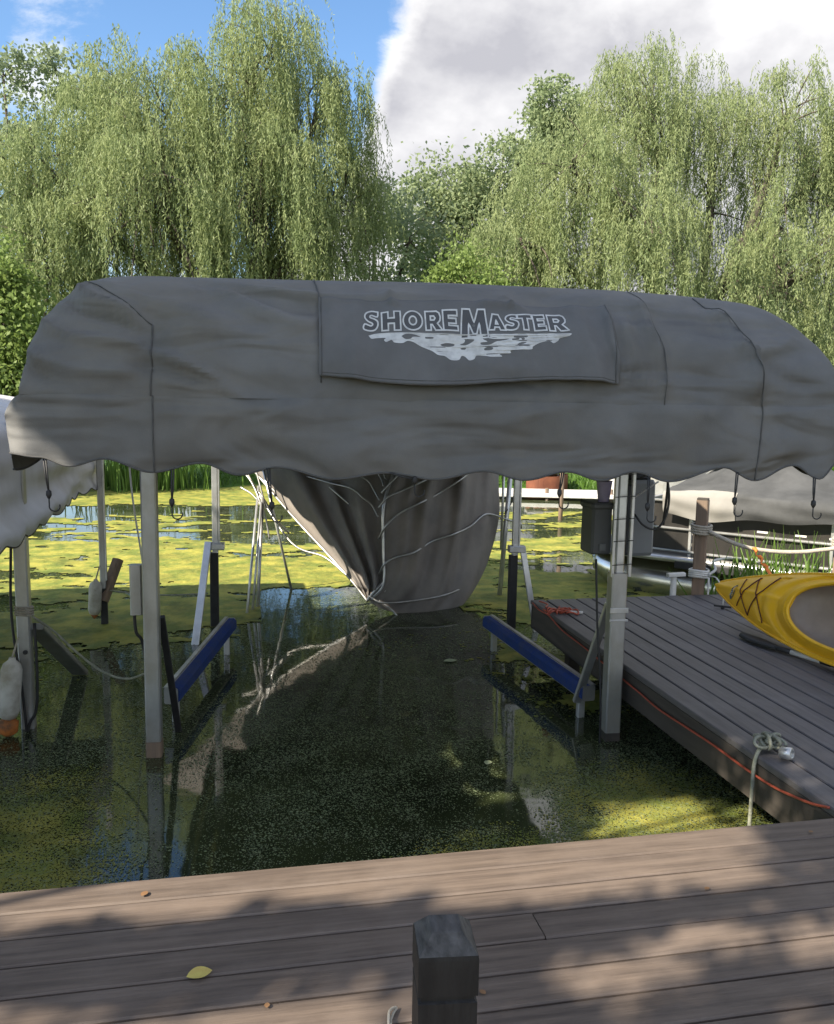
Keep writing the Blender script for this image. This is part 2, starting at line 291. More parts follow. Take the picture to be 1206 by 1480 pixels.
def blades(name, P, H, W, mat, lean=.3, parent=None, seg=2):
    """upright tapering blades, two quads each, bent over at the tip"""
    n = len(P); a = rng.uniform(0, 6.283, n); side = np.stack([np.cos(a), np.sin(a), 0*a], 1)
    ld = rng.normal(0, lean, (n, 2)); out = []
    lean3 = np.concatenate([ld*H[:, None], np.zeros((n, 1))], 1); zz = np.zeros((n, 3)); zz[:, 2] = H
    w = side*W[:, None]/2
    A = P; B = P+zz*.55+lean3*.3; C = P+zz*(1-.15*np.abs(ld).sum(1))[:, None]+lean3
    q1 = np.stack([A-w, A+w, B+w*.8, B-w*.8], 1); q2 = np.stack([B-w*.8, B+w*.8, C+w*.12, C-w*.12], 1)
    return quads_obj(name, np.concatenate([q1, q2]), mat, parent)
n = 16000; gx = rng.uniform(-9, 24, n); gy = shore(gx)+np.abs(rng.exponential(1.6, n)); gz = np.interp(gy-shore(gx), [0, .35, 1.2, 4, 9], [.02, .12, .17, .30, .55])-.02
tag(blades('grass', np.stack([gx, gy, gz], 1), rng.uniform(.06, .22, n), rng.uniform(.02, .045, n), M['grassm'], .35), kind='stuff')

# duckweed: mats as a lumpy broken sheet, then loose specks
def density(P):
    x, y = P[..., 0], P[..., 1]
    st = lambda a, b, v: np.clip((v-a)/(b-a), 0, 1)
    lo = 6.7+.55*np.sin(x*.9+.5)+np.where((x > .2) & (x < 2.1), 1.3, 0)
    d = st(lo, lo+1.0, y)*(1-st(11.9, 12.9, y+.5*np.sin(x*.7)))*.70
    d = np.maximum(d, .40*st(12.5, 13.2, y)*(1-st(15.0, 15.8, y)))
    d = np.maximum(d, .85*st(16.2, 17.0, y)*(1-st(20.4, 20.8, y))*(1-.75*st(1.5, 4, x)))
    d = np.where((x > 3.0) & (y > 9.6), d*.86, d)
    d = np.maximum(d, .46*np.exp(-((x-2.25)/.35)**2)*st(4.6, 5.4, y)*(1-st(7.2, 7.8, y)))
    d = np.maximum(d, .80*np.exp(-((x-2.0)/.40)**2-((y-3.75)/.55)**2)); d = np.maximum(d, .50*np.exp(-((x-1.1)/.6)**2-((y-3.0)/.4)**2))
    d = np.where((y < 6.3) & (x < 1.75), d-.45, d)
    Ps = np.stack([x*.55, y], -1)
    return d+.28*snoise(Ps, 1.9, 3, 4)+.26*snoise(Ps, 7.5, 5, 3)+.20*snoise(Ps, 24, 6, 3)
def weed_sheet(y0, y1, c):
    ys = np.arange(y0, y1, c); out = []
    xs = np.arange(-.33*y1-.6, .80*y1+.8, c); X, Y = np.meshgrid(xs, ys); j = .30*c
    r = np.random.default_rng(int(y0*10)); X = X+r.uniform(-j, j, X.shape); Y = Y+r.uniform(-j, j, Y.shape); P = np.stack([X, Y], -1)
    D = density(P); Z = .004+.010*np.clip(D-.5, 0, .6)+.006*r.uniform(0, 1, X.shape)
    V = np.stack([X, Y, Z], -1); m = (D[:-1, :-1]+D[1:, 1:]+D[1:, :-1]+D[:-1, 1:])/4 > .5
    m &= (X[:-1, :-1] > -.34*Y[:-1, :-1]-.6) & (X[:-1, :-1] < .80*Y[:-1, :-1]+.6)
    return np.stack([V[:-1, :-1][m], V[:-1, 1:][m], V[1:, 1:][m], V[1:, :-1][m]], 1)
W1 = [weed_sheet(4.6, 13.2, .032), weed_sheet(13.2, 21.0, .07)]
def speck_field(n, y0, y1, fn, r0, r1):
    y = rng.uniform(y0, y1, n); x = rng.uniform(0, 1, n)*(y*1.16+.8)-.34*y-.4
    P = np.stack([x, y], 1); k = rng.uniform(0, 1, n) < fn(P); P = P[k]; n = len(P)
    r = rng.uniform(r0, r1, n)*rng.choice([.7, 1, 1.5], n, p=[.5, .38, .12]); a = rng.uniform(0, 6.28, n); Q = []
    for i in range(4):
        rr = r*rng.uniform(.6, 1.1, n); Q.append(np.stack([P[:, 0]+rr*np.cos(a+i*1.571), P[:, 1]+rr*np.sin(a+i*1.571), .0025+rng.uniform(0, .0015, n)], 1))
    return np.stack(Q, 1)
def fnear(P):
    b = .50+.55*snoise(P, 2.6, 21, 4)+.45*snoise(P, 14, 22, 3)
    b += .75*np.exp(-(((P[:, 0]-2.0)/.42)**2+((P[:, 1]-3.9)/.45)**2))+.45*np.exp(-(((P[:, 0]-1.3)/.55)**2+((P[:, 1]-3.15)/.5)**2))
    b += .30*np.exp(-((P[:, 0]+1.1)/.45)**2)-.35*np.exp(-((P[:, 0]+.38)/.22)**2-((P[:, 1]-3.2)/.7)**2)
    return np.clip(b, .04, 1)
def fedge(P): return np.clip((density(P)-.15)*2.2, 0, 1)*(density(P) < .55)
def fpatch(P):
    x, y = P[:, 0], P[:, 1]; d = 1.35*np.exp(-((x-2.0)/.42)**2-((y-3.72)/.48)**2)+.95*np.exp(-((x-1.15)/.55)**2-((y-3.05)/.50)**2)+1.0*np.exp(-((x+1.0)/.40)**2-((y-3.6)/1.0)**2)
    return np.clip(d+.35*snoise(P, 3.5, 27, 4)*d+.25*snoise(P, 17, 28, 3)*d-.12, 0, 1)
tag(quads_obj('duckweed', np.concatenate(W1+[speck_field(700000, 2.5, 4.8, fpatch, .0032, .0065), speck_field(60000, 5, 13, fedge, .006, .018)]), M['duckweed']), 'yellow green duckweed mats floating on the pond', kind='stuff')
tag(quads_obj('floating_specks', np.concatenate([speck_field(330000, 2.5, 6.4, fnear, .0030, .0062), speck_field(110000, 6.4, 9.5, lambda P: np.clip(.5+.8*snoise(P, 3, 25, 4), .05, 1), .004, .009)]), M['speck']), 'loose duckweed specks on dark open water', kind='stuff')

# ------------------------------------------------------------------ front deck
DZ = .45
def plank_run(parent, axis, lo, hi, start, pitch, count, mat, joints={}, t=.034):
    """boards of one width laid side by side along +other axis; all full-length boards share one mesh"""
    half = (pitch-.0085)/2; shared = {}
    for i in range(count):
        c = start+pitch*i+pitch/2; cuts = [lo]+joints.get(i, [])+[hi]
        for a, b in zip(cuts[:-1], cuts[1:]):
            a2 = a+(.002 if a != lo else 0); b2 = b-(.002 if b != hi else 0); key = (round(a2, 4), round(b2, 4))
            if key not in shared:
                P0, P1 = ((a2, 0, -t/2), (b2, 0, -t/2)) if axis == 'x' else ((0, a2, -t/2), (0, b2, -t/2))
                V, F = bar(P0, P1, half*2, t, .005, side=(0, 1, 0) if axis == 'x' else (1, 0, 0))
                o = mesh_obj('plank', V, F, mat, parent); shared[key] = o.data
            else:
                o = bpy.data.objects.new('plank', shared[key]); COL.objects.link(o); o.parent = parent
            wob = float(rng.uniform(-.0015, .0015))
            o.location = ((0, c, wob) if axis == 'x' else (c, 0, wob)); o.rotation_euler = (0, 0, float(rng.uniform(-.0006, .0006)))
deck = thing('front_deck', 'brown board deck in the foreground with sun patches across it', 'deck', (0, 0, DZ))
plank_run(deck, 'x', -3.2, 5.0, 2.76-.132*19, .132, 19, M['deck'], joints={15: [.87], 12: [-1.1], 17: [-1.9], 13: [2.6], 10: [.4], 18: [3.3]})
MB().add(*bar((-3.2, 2.742, DZ-.12), (5.0, 2.742, DZ-.12), .03, .165, side=(0, 1, 0))).build('fascia', M['fascia'], deck)
for x in (-2.8, -1.6, -.4, .8, 2.0, 3.2, 4.4):
    MB().add(*bar((x, .3, DZ-.115), (x, 2.72, DZ-.115), .04, .14, side=(1, 0, 0))).build('joist', M['fascia'], deck)
for x in (-2.9, -.2, 2.4, 4.8):
    MB().add(*bar((x, 2.66, -.6), (x, 2.66, DZ-.19), .09, .09)).build('support_post', M['fascia'], deck)

# ------------------------------------------------------------------ side dock
dock = thing('side_dock', 'board dock running out along the boat lift, greyed by shade', 'dock', (0, 0, DZ))
plank_run(dock, 'y', 2.80, 6.43, 2.262, .1285, 22, M['deckshade'], joints={17: [4.4], 11: [5.3]})
MB().add(*bar((2.285, 2.80, DZ-.13), (2.285, 6.40, DZ-.13), .03, .185, side=(1, 0, 0))).build('fascia', M['fascia'], dock)
MB().add(*bar((2.27, 6.405, DZ-.13), (5.08, 6.405, DZ-.13), .03, .185, side=(0, 1, 0))).build('fascia', M['fascia'], dock)
for y in (3.2, 4.2, 5.2, 6.2):
    MB().add(*bar((2.32, y, DZ-.11), (5.05, y, DZ-.11), .04, .14, side=(0, 1, 0))).build('joist', M['fascia'], dock)
for x, y in ((2.42, 3.2), (2.42, 5.9), (4.9, 3.2), (4.9, 6.2), (3.5, 6.2)):
    MB().add(*bar((x, y, -.6), (x, y, DZ-.19), .09, .09)).build('support_post', M['fascia'], dock)

# post in the foreground: shaft with a groove and a hipped cap
fp = thing('wooden_post', 'black stained square post with worn flat chamfered top on front deck', 'post', (.33, 1.315, DZ))
pa = R(-6); px_, py_ = np.array([math.cos(pa), math.sin(pa), 0]), np.array([-math.sin(pa), math.cos(pa), 0]); pc = np.array([.335, 1.322, 0])
def ring(h, a, z): return [pc+px_*sx*a+py_*sy*a+np.array([0, 0, z]) for sx, sy in ((-h, -h), (h, -h), (h, h), (-h, h))]
mb = MB()
lv = [(1, .049, DZ), (1, .049, 1.018), (1, .0445, 1.021), (1, .0445, 1.027), (1, .050, 1.031), (1, .050, 1.094), (1, .0490, 1.1015)]
V = sum([ring(*q) for q in lv], []); mb.add(V, grid_faces(len(lv), 4, True)+[(3, 2, 1, 0)])
mb.build('shaft', M['darkpost'], fp)
V = ring(1, .0489, 1.1012)+ring(1, .026, 1.1285)+ring(1, .024, 1.130)
MB().add(V, grid_faces(3, 4, True)+[(8, 9, 10, 11)]).build('cap', M['posttop'], fp)
o = MB().add(*tube(curve([(.352, 1.94, DZ+.008), (.362, 1.985, DZ+.02), (.385, 2.01, DZ+.008), (.372, 1.99, DZ+.006), (.36, 1.95, DZ+.008), (.378, 1.90, DZ+.008), (.372, 1.86, DZ+.006)], 30), .0035, 6)).build('loose_cord', M['rope']); tag(o, 'loose pale cord lying on front deck beside the black post', 'cord')

# ------------------------------------------------------------------ boat lift canopy
CA = R(-4); CO = np.array([.76, 3.1, 0]); CU = np.array([math.cos(CA), math.sin(CA), 0]); CV = np.array([-math.sin(CA), math.cos(CA), 0]); CZ = np.array([0, 0, 1.])
def W3(u, v, z):
    u, v, z = np.broadcast_arrays(np.asarray(u, float), np.asarray(v, float), np.asarray(z, float))
    return CO+u[..., None]*CU+v[..., None]*CV+z[..., None]*CZ
ZR, HF, CL = 2.0, .486, 6.0
SEC = curve([(-1.49, 2.0), (-1.495, 2.09), (-1.473, 2.245), (-1.420, 2.362), (-1.340, 2.432), (-1.24, 2.464), (-.95, 2.472), (-.63, 2.476), (0, 2.486), (.62, 2.482), (1.0, 2.468), (1.20, 2.456), (1.34, 2.437), (1.445, 2.39), (1.512, 2.315), (1.55, 2.22), (1.57, 2.12), (1.575, 2.0)], 220)
seg = np.concatenate([[0], np.cumsum(np.linalg.norm(np.diff(SEC, axis=0), axis=1))]); NS = 150
sp = np.linspace(0, seg[-1], NS); SU = np.interp(sp, seg, SEC[:, 0]); SZ = np.interp(sp, seg, SEC[:, 1])
CREASE = [((-1.356, 2.392), (-1.126, 2.263), 0.026, 0.018), ((-1.374, 2.338), (-1.126, 2.229), 0.023, -0.012), ((-1.316, 2.412), (-0.815, 2.248), 0.042, 0.014), ((-1.105, 2.175), (-0.714, 2.0), 0.023, 0.014),
 ((-1.11, 2.121), (-0.788, 2.009), 0.018, -0.01), ((-1.448, 2.243), (-1.145, 2.17), 0.023, 0.012), ((-1.488, 2.127), (-1.145, 2.072), 0.023, 0.012), ((-0.841, 2.383), (-0.493, 2.253), 0.036, 0.014),
 ((-0.947, 2.413), (-0.477, 2.327), 0.026, -0.01), ((-0.709, 2.402), (-0.023, 2.374), 0.023, 0.01), ((0.611, 2.344), (0.645, 2.088), 0.021, 0.012), ((0.685, 2.321), (0.73, 2.052), 0.031, 0.012),
 ((0.783, 2.384), (0.809, 2.053), 0.026, 0.016), ((1.073, 2.371), (1.171, 2.218), 0.031, 0.022), ((1.171, 2.218), (1.205, 1.998), 0.031, 0.022), ((1.187, 2.194), (1.377, 2.271), 0.023, 0.01),
 ((1.218, 2.158), (1.416, 2.075), 0.031, -0.01), ((-1.554, 2.163), (-1.316, 2.02), 0.026, -0.012), ((-1.079, 2.342), (-1.079, 2.024), 0.057, -0.01), ((0.136, 2.376), (0.294, 2.349), 0.021, 0.008),
 ((-0.234, 2.417), (-0.181, 2.351), 0.016, 0.008), ((0.241, 2.412), (0.255, 2.358), 0.018, 0.008), ((-0.023, 2.04), (0.664, 2.014), 0.021, 0.006), ((-1.052, 2.036), (-0.498, 1.984), 0.021, 0.01)]
def crease(u, z, amp=1.0):
    d = np.zeros_like(u)
    for (a, b), (c, e), w, A in CREASE:
        w = w*.75
        dx, dz = c-a, e-b; Ls = math.hypot(dx, dz); t = ((u-a)*dx+(z-b)*dz)/Ls**2; pd = ((u-a)*-dz+(z-b)*dx)/Ls + .012*np.sin(t*5+a*9)
        tt = np.clip(1-np.abs(t-.5)*2, -1, 1); fall = np.clip((tt+.35)/.6, 0, 1)
        d += A*np.exp(-(pd/w)**2)*fall
    P = np.stack([u*1.0+z*1.2, z*2.2-u*.25], -1)
    return amp*(d*2.1+.016*snoise(P, 5.0, 77, 3)+.0035*snoise(np.stack([u, z*.6], -1), 22, 79, 2))
def cap_point(u, zf, s, off=0.0, sign=1):
    """s = share of the section height reached (0 rail .. 1 top); returns world points of the sloped end"""
    H = np.maximum(zf-ZR, 0); vb = .10+.42*(H/HF); ph = np.arcsin(np.clip(s, 0, 1)); v = vb*(1-np.cos(ph)); z = ZR+H*s
    d = crease(u, z)*np.clip(H/.1, 0, 1)*np.clip(s*6, .25, 1)*np.clip((1-s)*8, .1, 1)+off
    nv = -np.cos(ph*.85); nz = np.sin(ph*.85)
    return W3(u, v+d*nv, z+d*nz)
can = thing('boat_lift_canopy', 'large grey fabric canopy with white lettering on its front flap, over the boat lift', 'canopy', (.76, 3.1, 1.72))
ss = np.sin(np.linspace(0, np.pi/2, 46)); ss[-1] = 1
G = np.stack([cap_point(SU, SZ, np.full(NS, s)) for s in ss])
mesh_obj('front_panel', G.reshape(-1, 3), grid_faces(len(ss), NS), M['canopy'], can, True)
# roof behind the sloped end: sags a little between the bows
vv = np.linspace(0, 1, 40); G = []
Hn = np.maximum(SZ-ZR, 0); vb = .10+.42*Hn/HF
for t in vv:
    v0 = vb; v1 = CL-vb; v = v0+(v1-v0)*t; sag = .02*np.abs(np.sin(t*np.pi*4))*(Hn/HF)*np.sin(np.pi*min(1, t*6)/2 if t < .5 else np.pi/2)
    G.append(W3(SU, v, SZ-sag))
mesh_obj('roof_panel', np.stack(G).reshape(-1, 3), grid_faces(40, NS), M['canopy'], can, True)
G = []
for s in ss[::3]:
    H = np.maximum(SZ-ZR, 0); G.append(W3(SU, CL-(.10+.42*H/HF)*(1-np.cos(np.arcsin(s))), ZR+H*s))
mesh_obj('rear_panel', np.stack(G).reshape(-1, 3), grid_faces(len(G), NS), M['canopy'], can, True)
# valance round all four sides with a scalloped hem
VE = np.array([(-1.532, 1.799), (-1.441, 1.788), (-1.339, 1.758), (-1.223, 1.785), (-1.06, 1.738), (-.893, 1.771), (-.762, 1.729), (-.627, 1.758), (-.42, 1.717), (-.229, 1.740), (-.05, 1.717), (.131, 1.750), (.289, 1.717), (.448, 1.750), (.584, 1.718), (.715, 1.750), (.855, 1.715), (1.075, 1.770), (1.209, 1.720), (1.363, 1.780), (1.475, 1.728), (1.56, 1.80)])
def hem(u):
    i = np.clip(np.searchsorted(VE[:, 0], u)-1, 0, len(VE)-2); t = (u-VE[i, 0])/(VE[i+1, 0]-VE[i, 0]); t = np.clip(t, 0, 1); f = (1-np.cos(np.pi*t))/2
    return VE[i, 1]+(VE[i+1, 1]-VE[i, 1])*f
def valance(name, pts, zb, outd, wav, seed):
    """pts (n,3) along the rail, zb hem height, outd outward unit vectors"""
    n = len(pts); m = 22; G = []
    ar = np.concatenate([[0], np.cumsum(np.linalg.norm(np.diff(pts, axis=0), axis=1))])
    for j in range(m):
        t = j/(m-1); z0_ = pts[:, 2]+.004; z = z0_+(zb-z0_)*t
        roll = .007*math.exp(-((t-.10)/.12)**2)-.012*t+.016*math.sin(t*math.pi)
        P2 = np.stack([ar, np.full(n, t*.28)], -1)
        d = roll+wav*(.5+t)*snoise(P2*np.array([1, .8]), 4.2, seed, 3)+.004*snoise(P2, 16, seed+1, 2)+.003*t
        q = pts+outd*d[:, None]; q[:, 2] = z; G.append(q)
    o = mesh_obj(name, np.stack(G).reshape(-1, 3), [q[::-1] for q in grid_faces(m, n)], M['canopy'], can, True)
    h = MB().add(*tube(G[-1]+np.array([0, 0, -.002]), .0042, 6)).build('hem', M['thread'], o, True)
    return G
uf = np.linspace(-1.475, 1.545, 216); ta = np.linspace(np.pi/2, 0, 18)[:-1]
cl_u, cl_v = -1.475-.095*np.sin(ta), .16*(1-np.cos(ta)); cr_u, cr_v = 1.545+.075*np.sin(ta[::-1]), .10*(1-np.cos(ta[::-1]))
fu, fvv = np.concatenate([cl_u, uf, cr_u]), np.concatenate([cl_v, 0*uf, cr_v]); nf = len(fu)
fo_ = np.concatenate([-np.sin(ta)[:, None]*CU-np.cos(ta)[:, None]*CV, np.tile(-CV, (216, 1)), np.sin(ta[::-1])[:, None]*CU-np.cos(ta[::-1])[:, None]*CV])
fz = np.concatenate([-.075*np.sin(ta)**2, 0*uf, -.02*np.sin(ta[::-1])])
VF = valance('front_valance', W3(fu, fvv, ZR+fz), hem(np.clip(fu, -1.53, 1.555))+.0*fu, fo_, .014, 5)
uf = fu
vs = np.linspace(.13, CL, 200)
def sidehem(v): return 1.775-.045*np.abs(np.sin(v*np.pi/.38))
fl = np.exp(-(vs/.5)**2)
valance('side_valance', W3(-1.49-.08*np.exp(-((vs-.13)/.35)**2), vs, ZR-.075*np.exp(-((vs-.13)/.3)**2))[::-1], sidehem(vs)[::-1], np.tile(-CU*.4, (200, 1)), .022, 9)
valance('side_valance', W3(1.555+.0*fl, vs, ZR), sidehem(vs), np.tile(CU*.4, (200, 1)), .020, 13)
valance('rear_valance', W3(np.clip(uf, -1.49, 1.555)[::-1]+0*uf, CL, ZR), sidehem(uf)[::-1], np.tile(CV, (len(uf), 1)), .014, 15)
# seams of the front panel
def seam(uz, r=.0035):
    uz = np.array(uz); zf = np.interp(uz[:, 0], SU[np.argsort(SU)], SZ[np.argsort(SU)])
    P = cap_point(uz[:, 0], zf, np.clip((uz[:, 1]-ZR)/np.maximum(zf-ZR, .01), 0, 1), .0035)
    return MB().add(*tube(P, r*.8, 6)).build('seam', M['thread'], can, True)
seam(curve([(-1.065, 2.262), (-1.06, 2.13), (-1.06, 2.003)], 20)); seam(curve([(-1.065, 2.262), (-1.24, 2.36), (-1.335, 2.40)], 16), .0025)
seam(curve([(1.06, 2.44), (1.12, 2.31), (1.17, 2.2), (1.195, 2.1), (1.205, 2.003)], 30), .003); seam(curve([(.79, 2.46), (.81, 2.25), (.815, 2.003)], 24), .002); seam(curve([(-.49, 2.47), (-.475, 2.38), (-.470, 2.06)], 24), .003)
for u0 in (-1.06, 1.21):
    i = np.argmin(np.abs(uf-u0)); MB().add(*tube(np.stack([g[i]-CV*.002 for g in VF]), .0028, 6)).build('seam', M['thread'], can, True)
# frame inside: side rails, cross rails, bows, ridge
for u in (-1.46, 1.52): MB().add(*bar(W3(u, .05, 1.975), W3(u, CL-.05, 1.975), .04, .04)).build('frame_rail', M['alu'], can)
for v in (.06, CL/2, CL-.06): MB().add(*bar(W3(-1.435, v, 1.975), W3(1.495, v, 1.975), .04, .04)).build('frame_rail', M['alu'], can)
for v in (.62, 2.2, 3.8, 5.3): MB().add(*tube(W3(SU*.975, np.full(NS, v), SZ-.05)[::3], .016, 8)).build('bow', M['alu'], can, True)
# flap with the printed name
def flap(a, b, off=0.0):
    a = np.asarray(a, float); b = np.asarray(b, float)
    u = -.477+1.109*a; z = 2.365-.29*b-.012*np.sin(a*np.pi)*b+.015*np.sin(a*2.2*np.pi+2.6)*b**3*.9
    zf = np.interp(u, SU[np.argsort(SU)], SZ[np.argsort(SU)])
    e = np.minimum(a, 1-a); lift = .010+.040*b**1.6*np.clip(e*9, .12, 1)
    fold = .010*np.exp(-((a-.035-.05*b)/.03)**2)*(1-.4*b)+.016*np.exp(-((a-.93+.05*(1-b))/.03)**2)*(.4+b)+.010*np.exp(-((a-.865+.02*b)/.022)**2)*b+.004*b*np.sin(a*41+3*np.sin(a*9))+.006*b*np.exp(-((a-.11)/.03)**2)
    return cap_point(u, zf, np.clip((z-ZR)/(zf-ZR), 0, 1), lift+fold+off)
na, nb = 170, 40; A, B = np.meshgrid(np.linspace(0, 1, na), np.linspace(0, 1, nb))
FV = flap(A, B).reshape(-1, 3); fo = mesh_obj('flap', FV, grid_faces(nb, na), M['flap'], can, True)
sm = fo.modifiers.new('thick', 'SOLIDIFY'); sm.thickness = .003; sm.offset = 0
for b0, r in ((.955, .0014), (.99, .0022)): MB().add(*tube(flap(np.linspace(.005, .995, 140), np.full(140, b0), .002), r, 5)).build('stitching', M['thread'], fo, True)
for a0 in (.008, .99): MB().add(*tube(flap(np.full(30, a0), np.linspace(.0, .99, 30), .002), .0022, 5)).build('stitching', M['thread'], fo, True)
GL = {'S': [[(.95, .96), (.5, 1.0), (.12, .88), (.04, .66), (.28, .47), (.58, .38), (.60, .29), (.45, .25), (.06, .32), (.0, .07), (.4, 0), (.8, .05), (.98, .25), (.95, .47), (.70, .60), (.42, .67), (.42, .75), (.55, .78), (.92, .70)]],
 'H': [[(0, 0), (.34, 0), (.34, .36), (.66, .36), (.66, 0), (1, 0), (1, 1), (.66, 1), (.66, .64), (.34, .64), (.34, 1), (0, 1)]],
 'O': [[(.5+.5*math.cos(a), .5+.5*math.sin(a)) for a in np.linspace(0, 6.283, 26)[:-1]], [(.5+.19*math.cos(a), .5+.22*math.sin(a)) for a in np.linspace(0, 6.283, 18)[:-1]]],
 'R': [[(0, 0), (.33, 0), (.33, .32), (.42, .32), (.62, 0), (1.05, 0), (.76, .38), (.93, .52), (.97, .70), (.90, .90), (.74, 1), (0, 1)], [(.33, .56), (.55, .56), (.63, .66), (.55, .76), (.33, .76)]],
 'E': [[(0, 0), (.95, 0), (.95, .26), (.36, .26), (.36, .38), (.85, .38), (.85, .62), (.36, .62), (.36, .74), (.93, .74), (.93, 1), (0, 1)]],
 'M': [[(0, 0), (.27, 0), (.31, .56), (.45, .14), (.58, .14), (.70, .56), (.73, 0), (1, 0), (.93, 1), (.66, 1), (.51, .56), (.36, 1), (.08, 1)]],
 'A': [[(0, 0), (.32, 0), (.37, .17), (.63, .17), (.68, 0), (1, 0), (.68, 1), (.32, 1)], [(.43, .37), (.57, .37), (.5, .68)]],
 'T': [[(.33, 0), (.67, 0), (.67, .72), (1, .72), (1, 1), (0, 1), (0, .72), (.33, .72)]]}
# letter boxes in units of the flap drawing (1206 wide, 384 high, flap spans 20..1170 across and 40..345 down)
def toflap(P, off):
    a = (P[:, 0]-20)/1150; b = (P[:, 1]-40-a*26)/300; return flap(a, b, off)
LET = [('S', 188, 82, 248, 166), ('H', 255, 90, 332, 166), ('O', 336, 90, 416, 167), ('R', 422, 90, 488, 167), ('E', 490, 88, 556, 167), ('M', 556, 84, 668, 196), ('A', 664, 98, 738, 168), ('S', 734, 96, 792, 168), ('T', 783, 98, 848, 168), ('E', 846, 98, 902, 170), ('R', 905, 98, 984, 172)]
def filled(loops, straight=False):
    cu = bpy.data.curves.new('shape', 'CURVE'); cu.dimensions = '2D'; cu.fill_mode = 'BOTH'
    for lp in loops:
        C2 = curve(np.vstack([np.array(lp), lp[:1]]), len(lp)*5)[:-1] if not straight else np.array(lp)
        s_ = cu.splines.new('POLY'); s_.points.add(len(C2)-1); s_.use_cyclic_u = True
        for p, c in zip(s_.points, C2): p.co = (c[0], c[1], 0, 1)
    ob = bpy.data.objects.new('shape', cu); COL.objects.link(ob); bpy.context.view_layer.update()
    me = bpy.data.meshes.new_from_object(ob.evaluated_get(bpy.context.evaluated_depsgraph_get())); bpy.data.objects.remove(ob)
    import bmesh as bmm
    bm = bmm.new(); bm.from_mesh(me); bmm.ops.triangulate(bm, faces=bm.faces); bmm.ops.subdivide_edges(bm, edges=[e for e in bm.edges if e.calc_length() > 40], cuts=3); bmm.ops.triangulate(bm, faces=bm.faces)
    V = np.array([v.co[:2] for v in bm.verts]); F = [tuple(v.index for v in f.verts) for f in bm.faces]; bm.free(); return V, F
white = MB(); grey = MB()
def ribbon(P, w):
    P = np.asarray(P, float); n = len(P); e = np.roll(P, -1, 0)-P; e /= np.linalg.norm(e, axis=1)[:, None]; nr = np.stack([e[:, 1], -e[:, 0]], 1); m = nr+np.roll(nr, 1, 0); m /= np.maximum((m*m).sum(1)[:, None]/2, .55)
    return np.concatenate([P-m*w, P+m*w]), [(i, (i+1) % n, n+(i+1) % n, n+i) for i in range(n)]
def dense(P, step=9):
    P = np.asarray(P, float); out = []
    for a, b in zip(P, np.roll(P, -1, 0)):
        k = max(1, int(np.linalg.norm(b-a)/step)); out += [a+(b-a)*t/k for t in range(k)]
    return np.array(out)
for ch, x0, y0, x1, y1 in LET:
    loops = []
    for lp in GL[ch]:
        P = np.array(lp)
        if ch == 'S': P = curve(np.vstack([P, P[:1]]), len(P)*3)[:-1]
        X = x0+3+(x1-x0-6)*P[:, 0]+(P[:, 1]-.5)*(8 if ch in 'SM' else 2); Y = y1-3-(y1-y0-6)*P[:, 1]; Q = dense(np.stack([X, Y], 1)); loops.append(Q)
        V, F = ribbon(Q, 2.9); white.add(toflap(V, .0036), F)
    V, F = filled(loops, True); grey.add(toflap(V, .0022), F)
white.build('lettering_outline', M['print'], fo); grey.build('lettering', M['letter'], fo)
outer = [(205, 182), (240, 173), (330, 172), (430, 174), (555, 177), (690, 180), (820, 178), (975, 180), (982, 190), (945, 196), (935, 206), (915, 216), (900, 208), (870, 212), (850, 218), (832, 228), (826, 238), (790, 240), (745, 240), (742, 250), (700, 252), (708, 262), (670, 264), (640, 258), (610, 256), (600, 268), (580, 272), (565, 258), (552, 256), (540, 270), (510, 270), (488, 256), (462, 252), (440, 238), (400, 222), (372, 208), (350, 204), (330, 212), (300, 210), (290, 200), (270, 208), (262, 200), (268, 192), (235, 192), (215, 194)]
holes = [[(328, 186), (345, 178), (375, 180), (400, 188), (372, 189), (362, 196), (342, 197)], [(418, 188), (448, 189), (446, 194), (420, 194)], [(475, 214), (500, 209), (528, 212), (524, 219), (500, 222), (480, 220)], [(556, 182), (580, 184), (583, 196), (605, 199), (596, 208), (572, 217), (550, 214), (566, 208), (570, 198), (558, 192)], [(640, 186), (668, 187), (662, 196), (690, 199), (742, 196), (712, 204), (690, 208), (664, 219), (634, 218), (630, 210), (655, 208), (640, 198)],
         [(754, 196), (780, 196), (778, 202), (756, 202)], [(790, 196), (802, 196), (801, 202), (791, 202)], [(640, 232), (655, 227), (675, 230), (668, 238), (645, 238)], [(552, 226), (572, 226), (568, 232), (554, 231)]]
V, F = filled([outer]+holes); MB().add(toflap(V, .0028), F).build('splash_print', M['print'], fo)
# elastic cords with hooks hanging from the hem
for k, (u, ln, sw) in enumerate([(-1.423, .16, .01), (-.991, .15, -.005), (-.657, .17, .012), (-.216, .03, .09), (.435, .10, -.01), (.775, .15, .0), (1.131, .14, -.004), (1.453, .13, .004)]):
    z0 = hem(np.array([u]))[0]-.002; top = W3(u, .01, z0)
    cord = MB()
    for e in (-.004, .004): cord.add(*tube(np.array([top+CU*e, top+CU*(e*.8+sw*.5)-CZ*ln*.45, top+CU*sw-CZ*ln*.75]), .0030, 6))
    kn = top+CU*sw-CZ*ln*.78; cord.add(*lathe([(.002, .014), (.009, .008), (.010, -.006), (.004, -.018)], kn, 8)); c = cord.build('elastic_cord', M['blackrub'], can, True)
    a = np.linspace(-.2, 3.5, 14); hk = np.array([kn-CZ*(.012+.0)]+[kn-CZ*(.045-.0*0)+CU*(.018-.018*math.cos(t))-CZ*(.018*math.sin(t)) for t in a])
    MB().add(*tube(hk, .0025, 6)).build('hook', M['blackrub'], c, True)

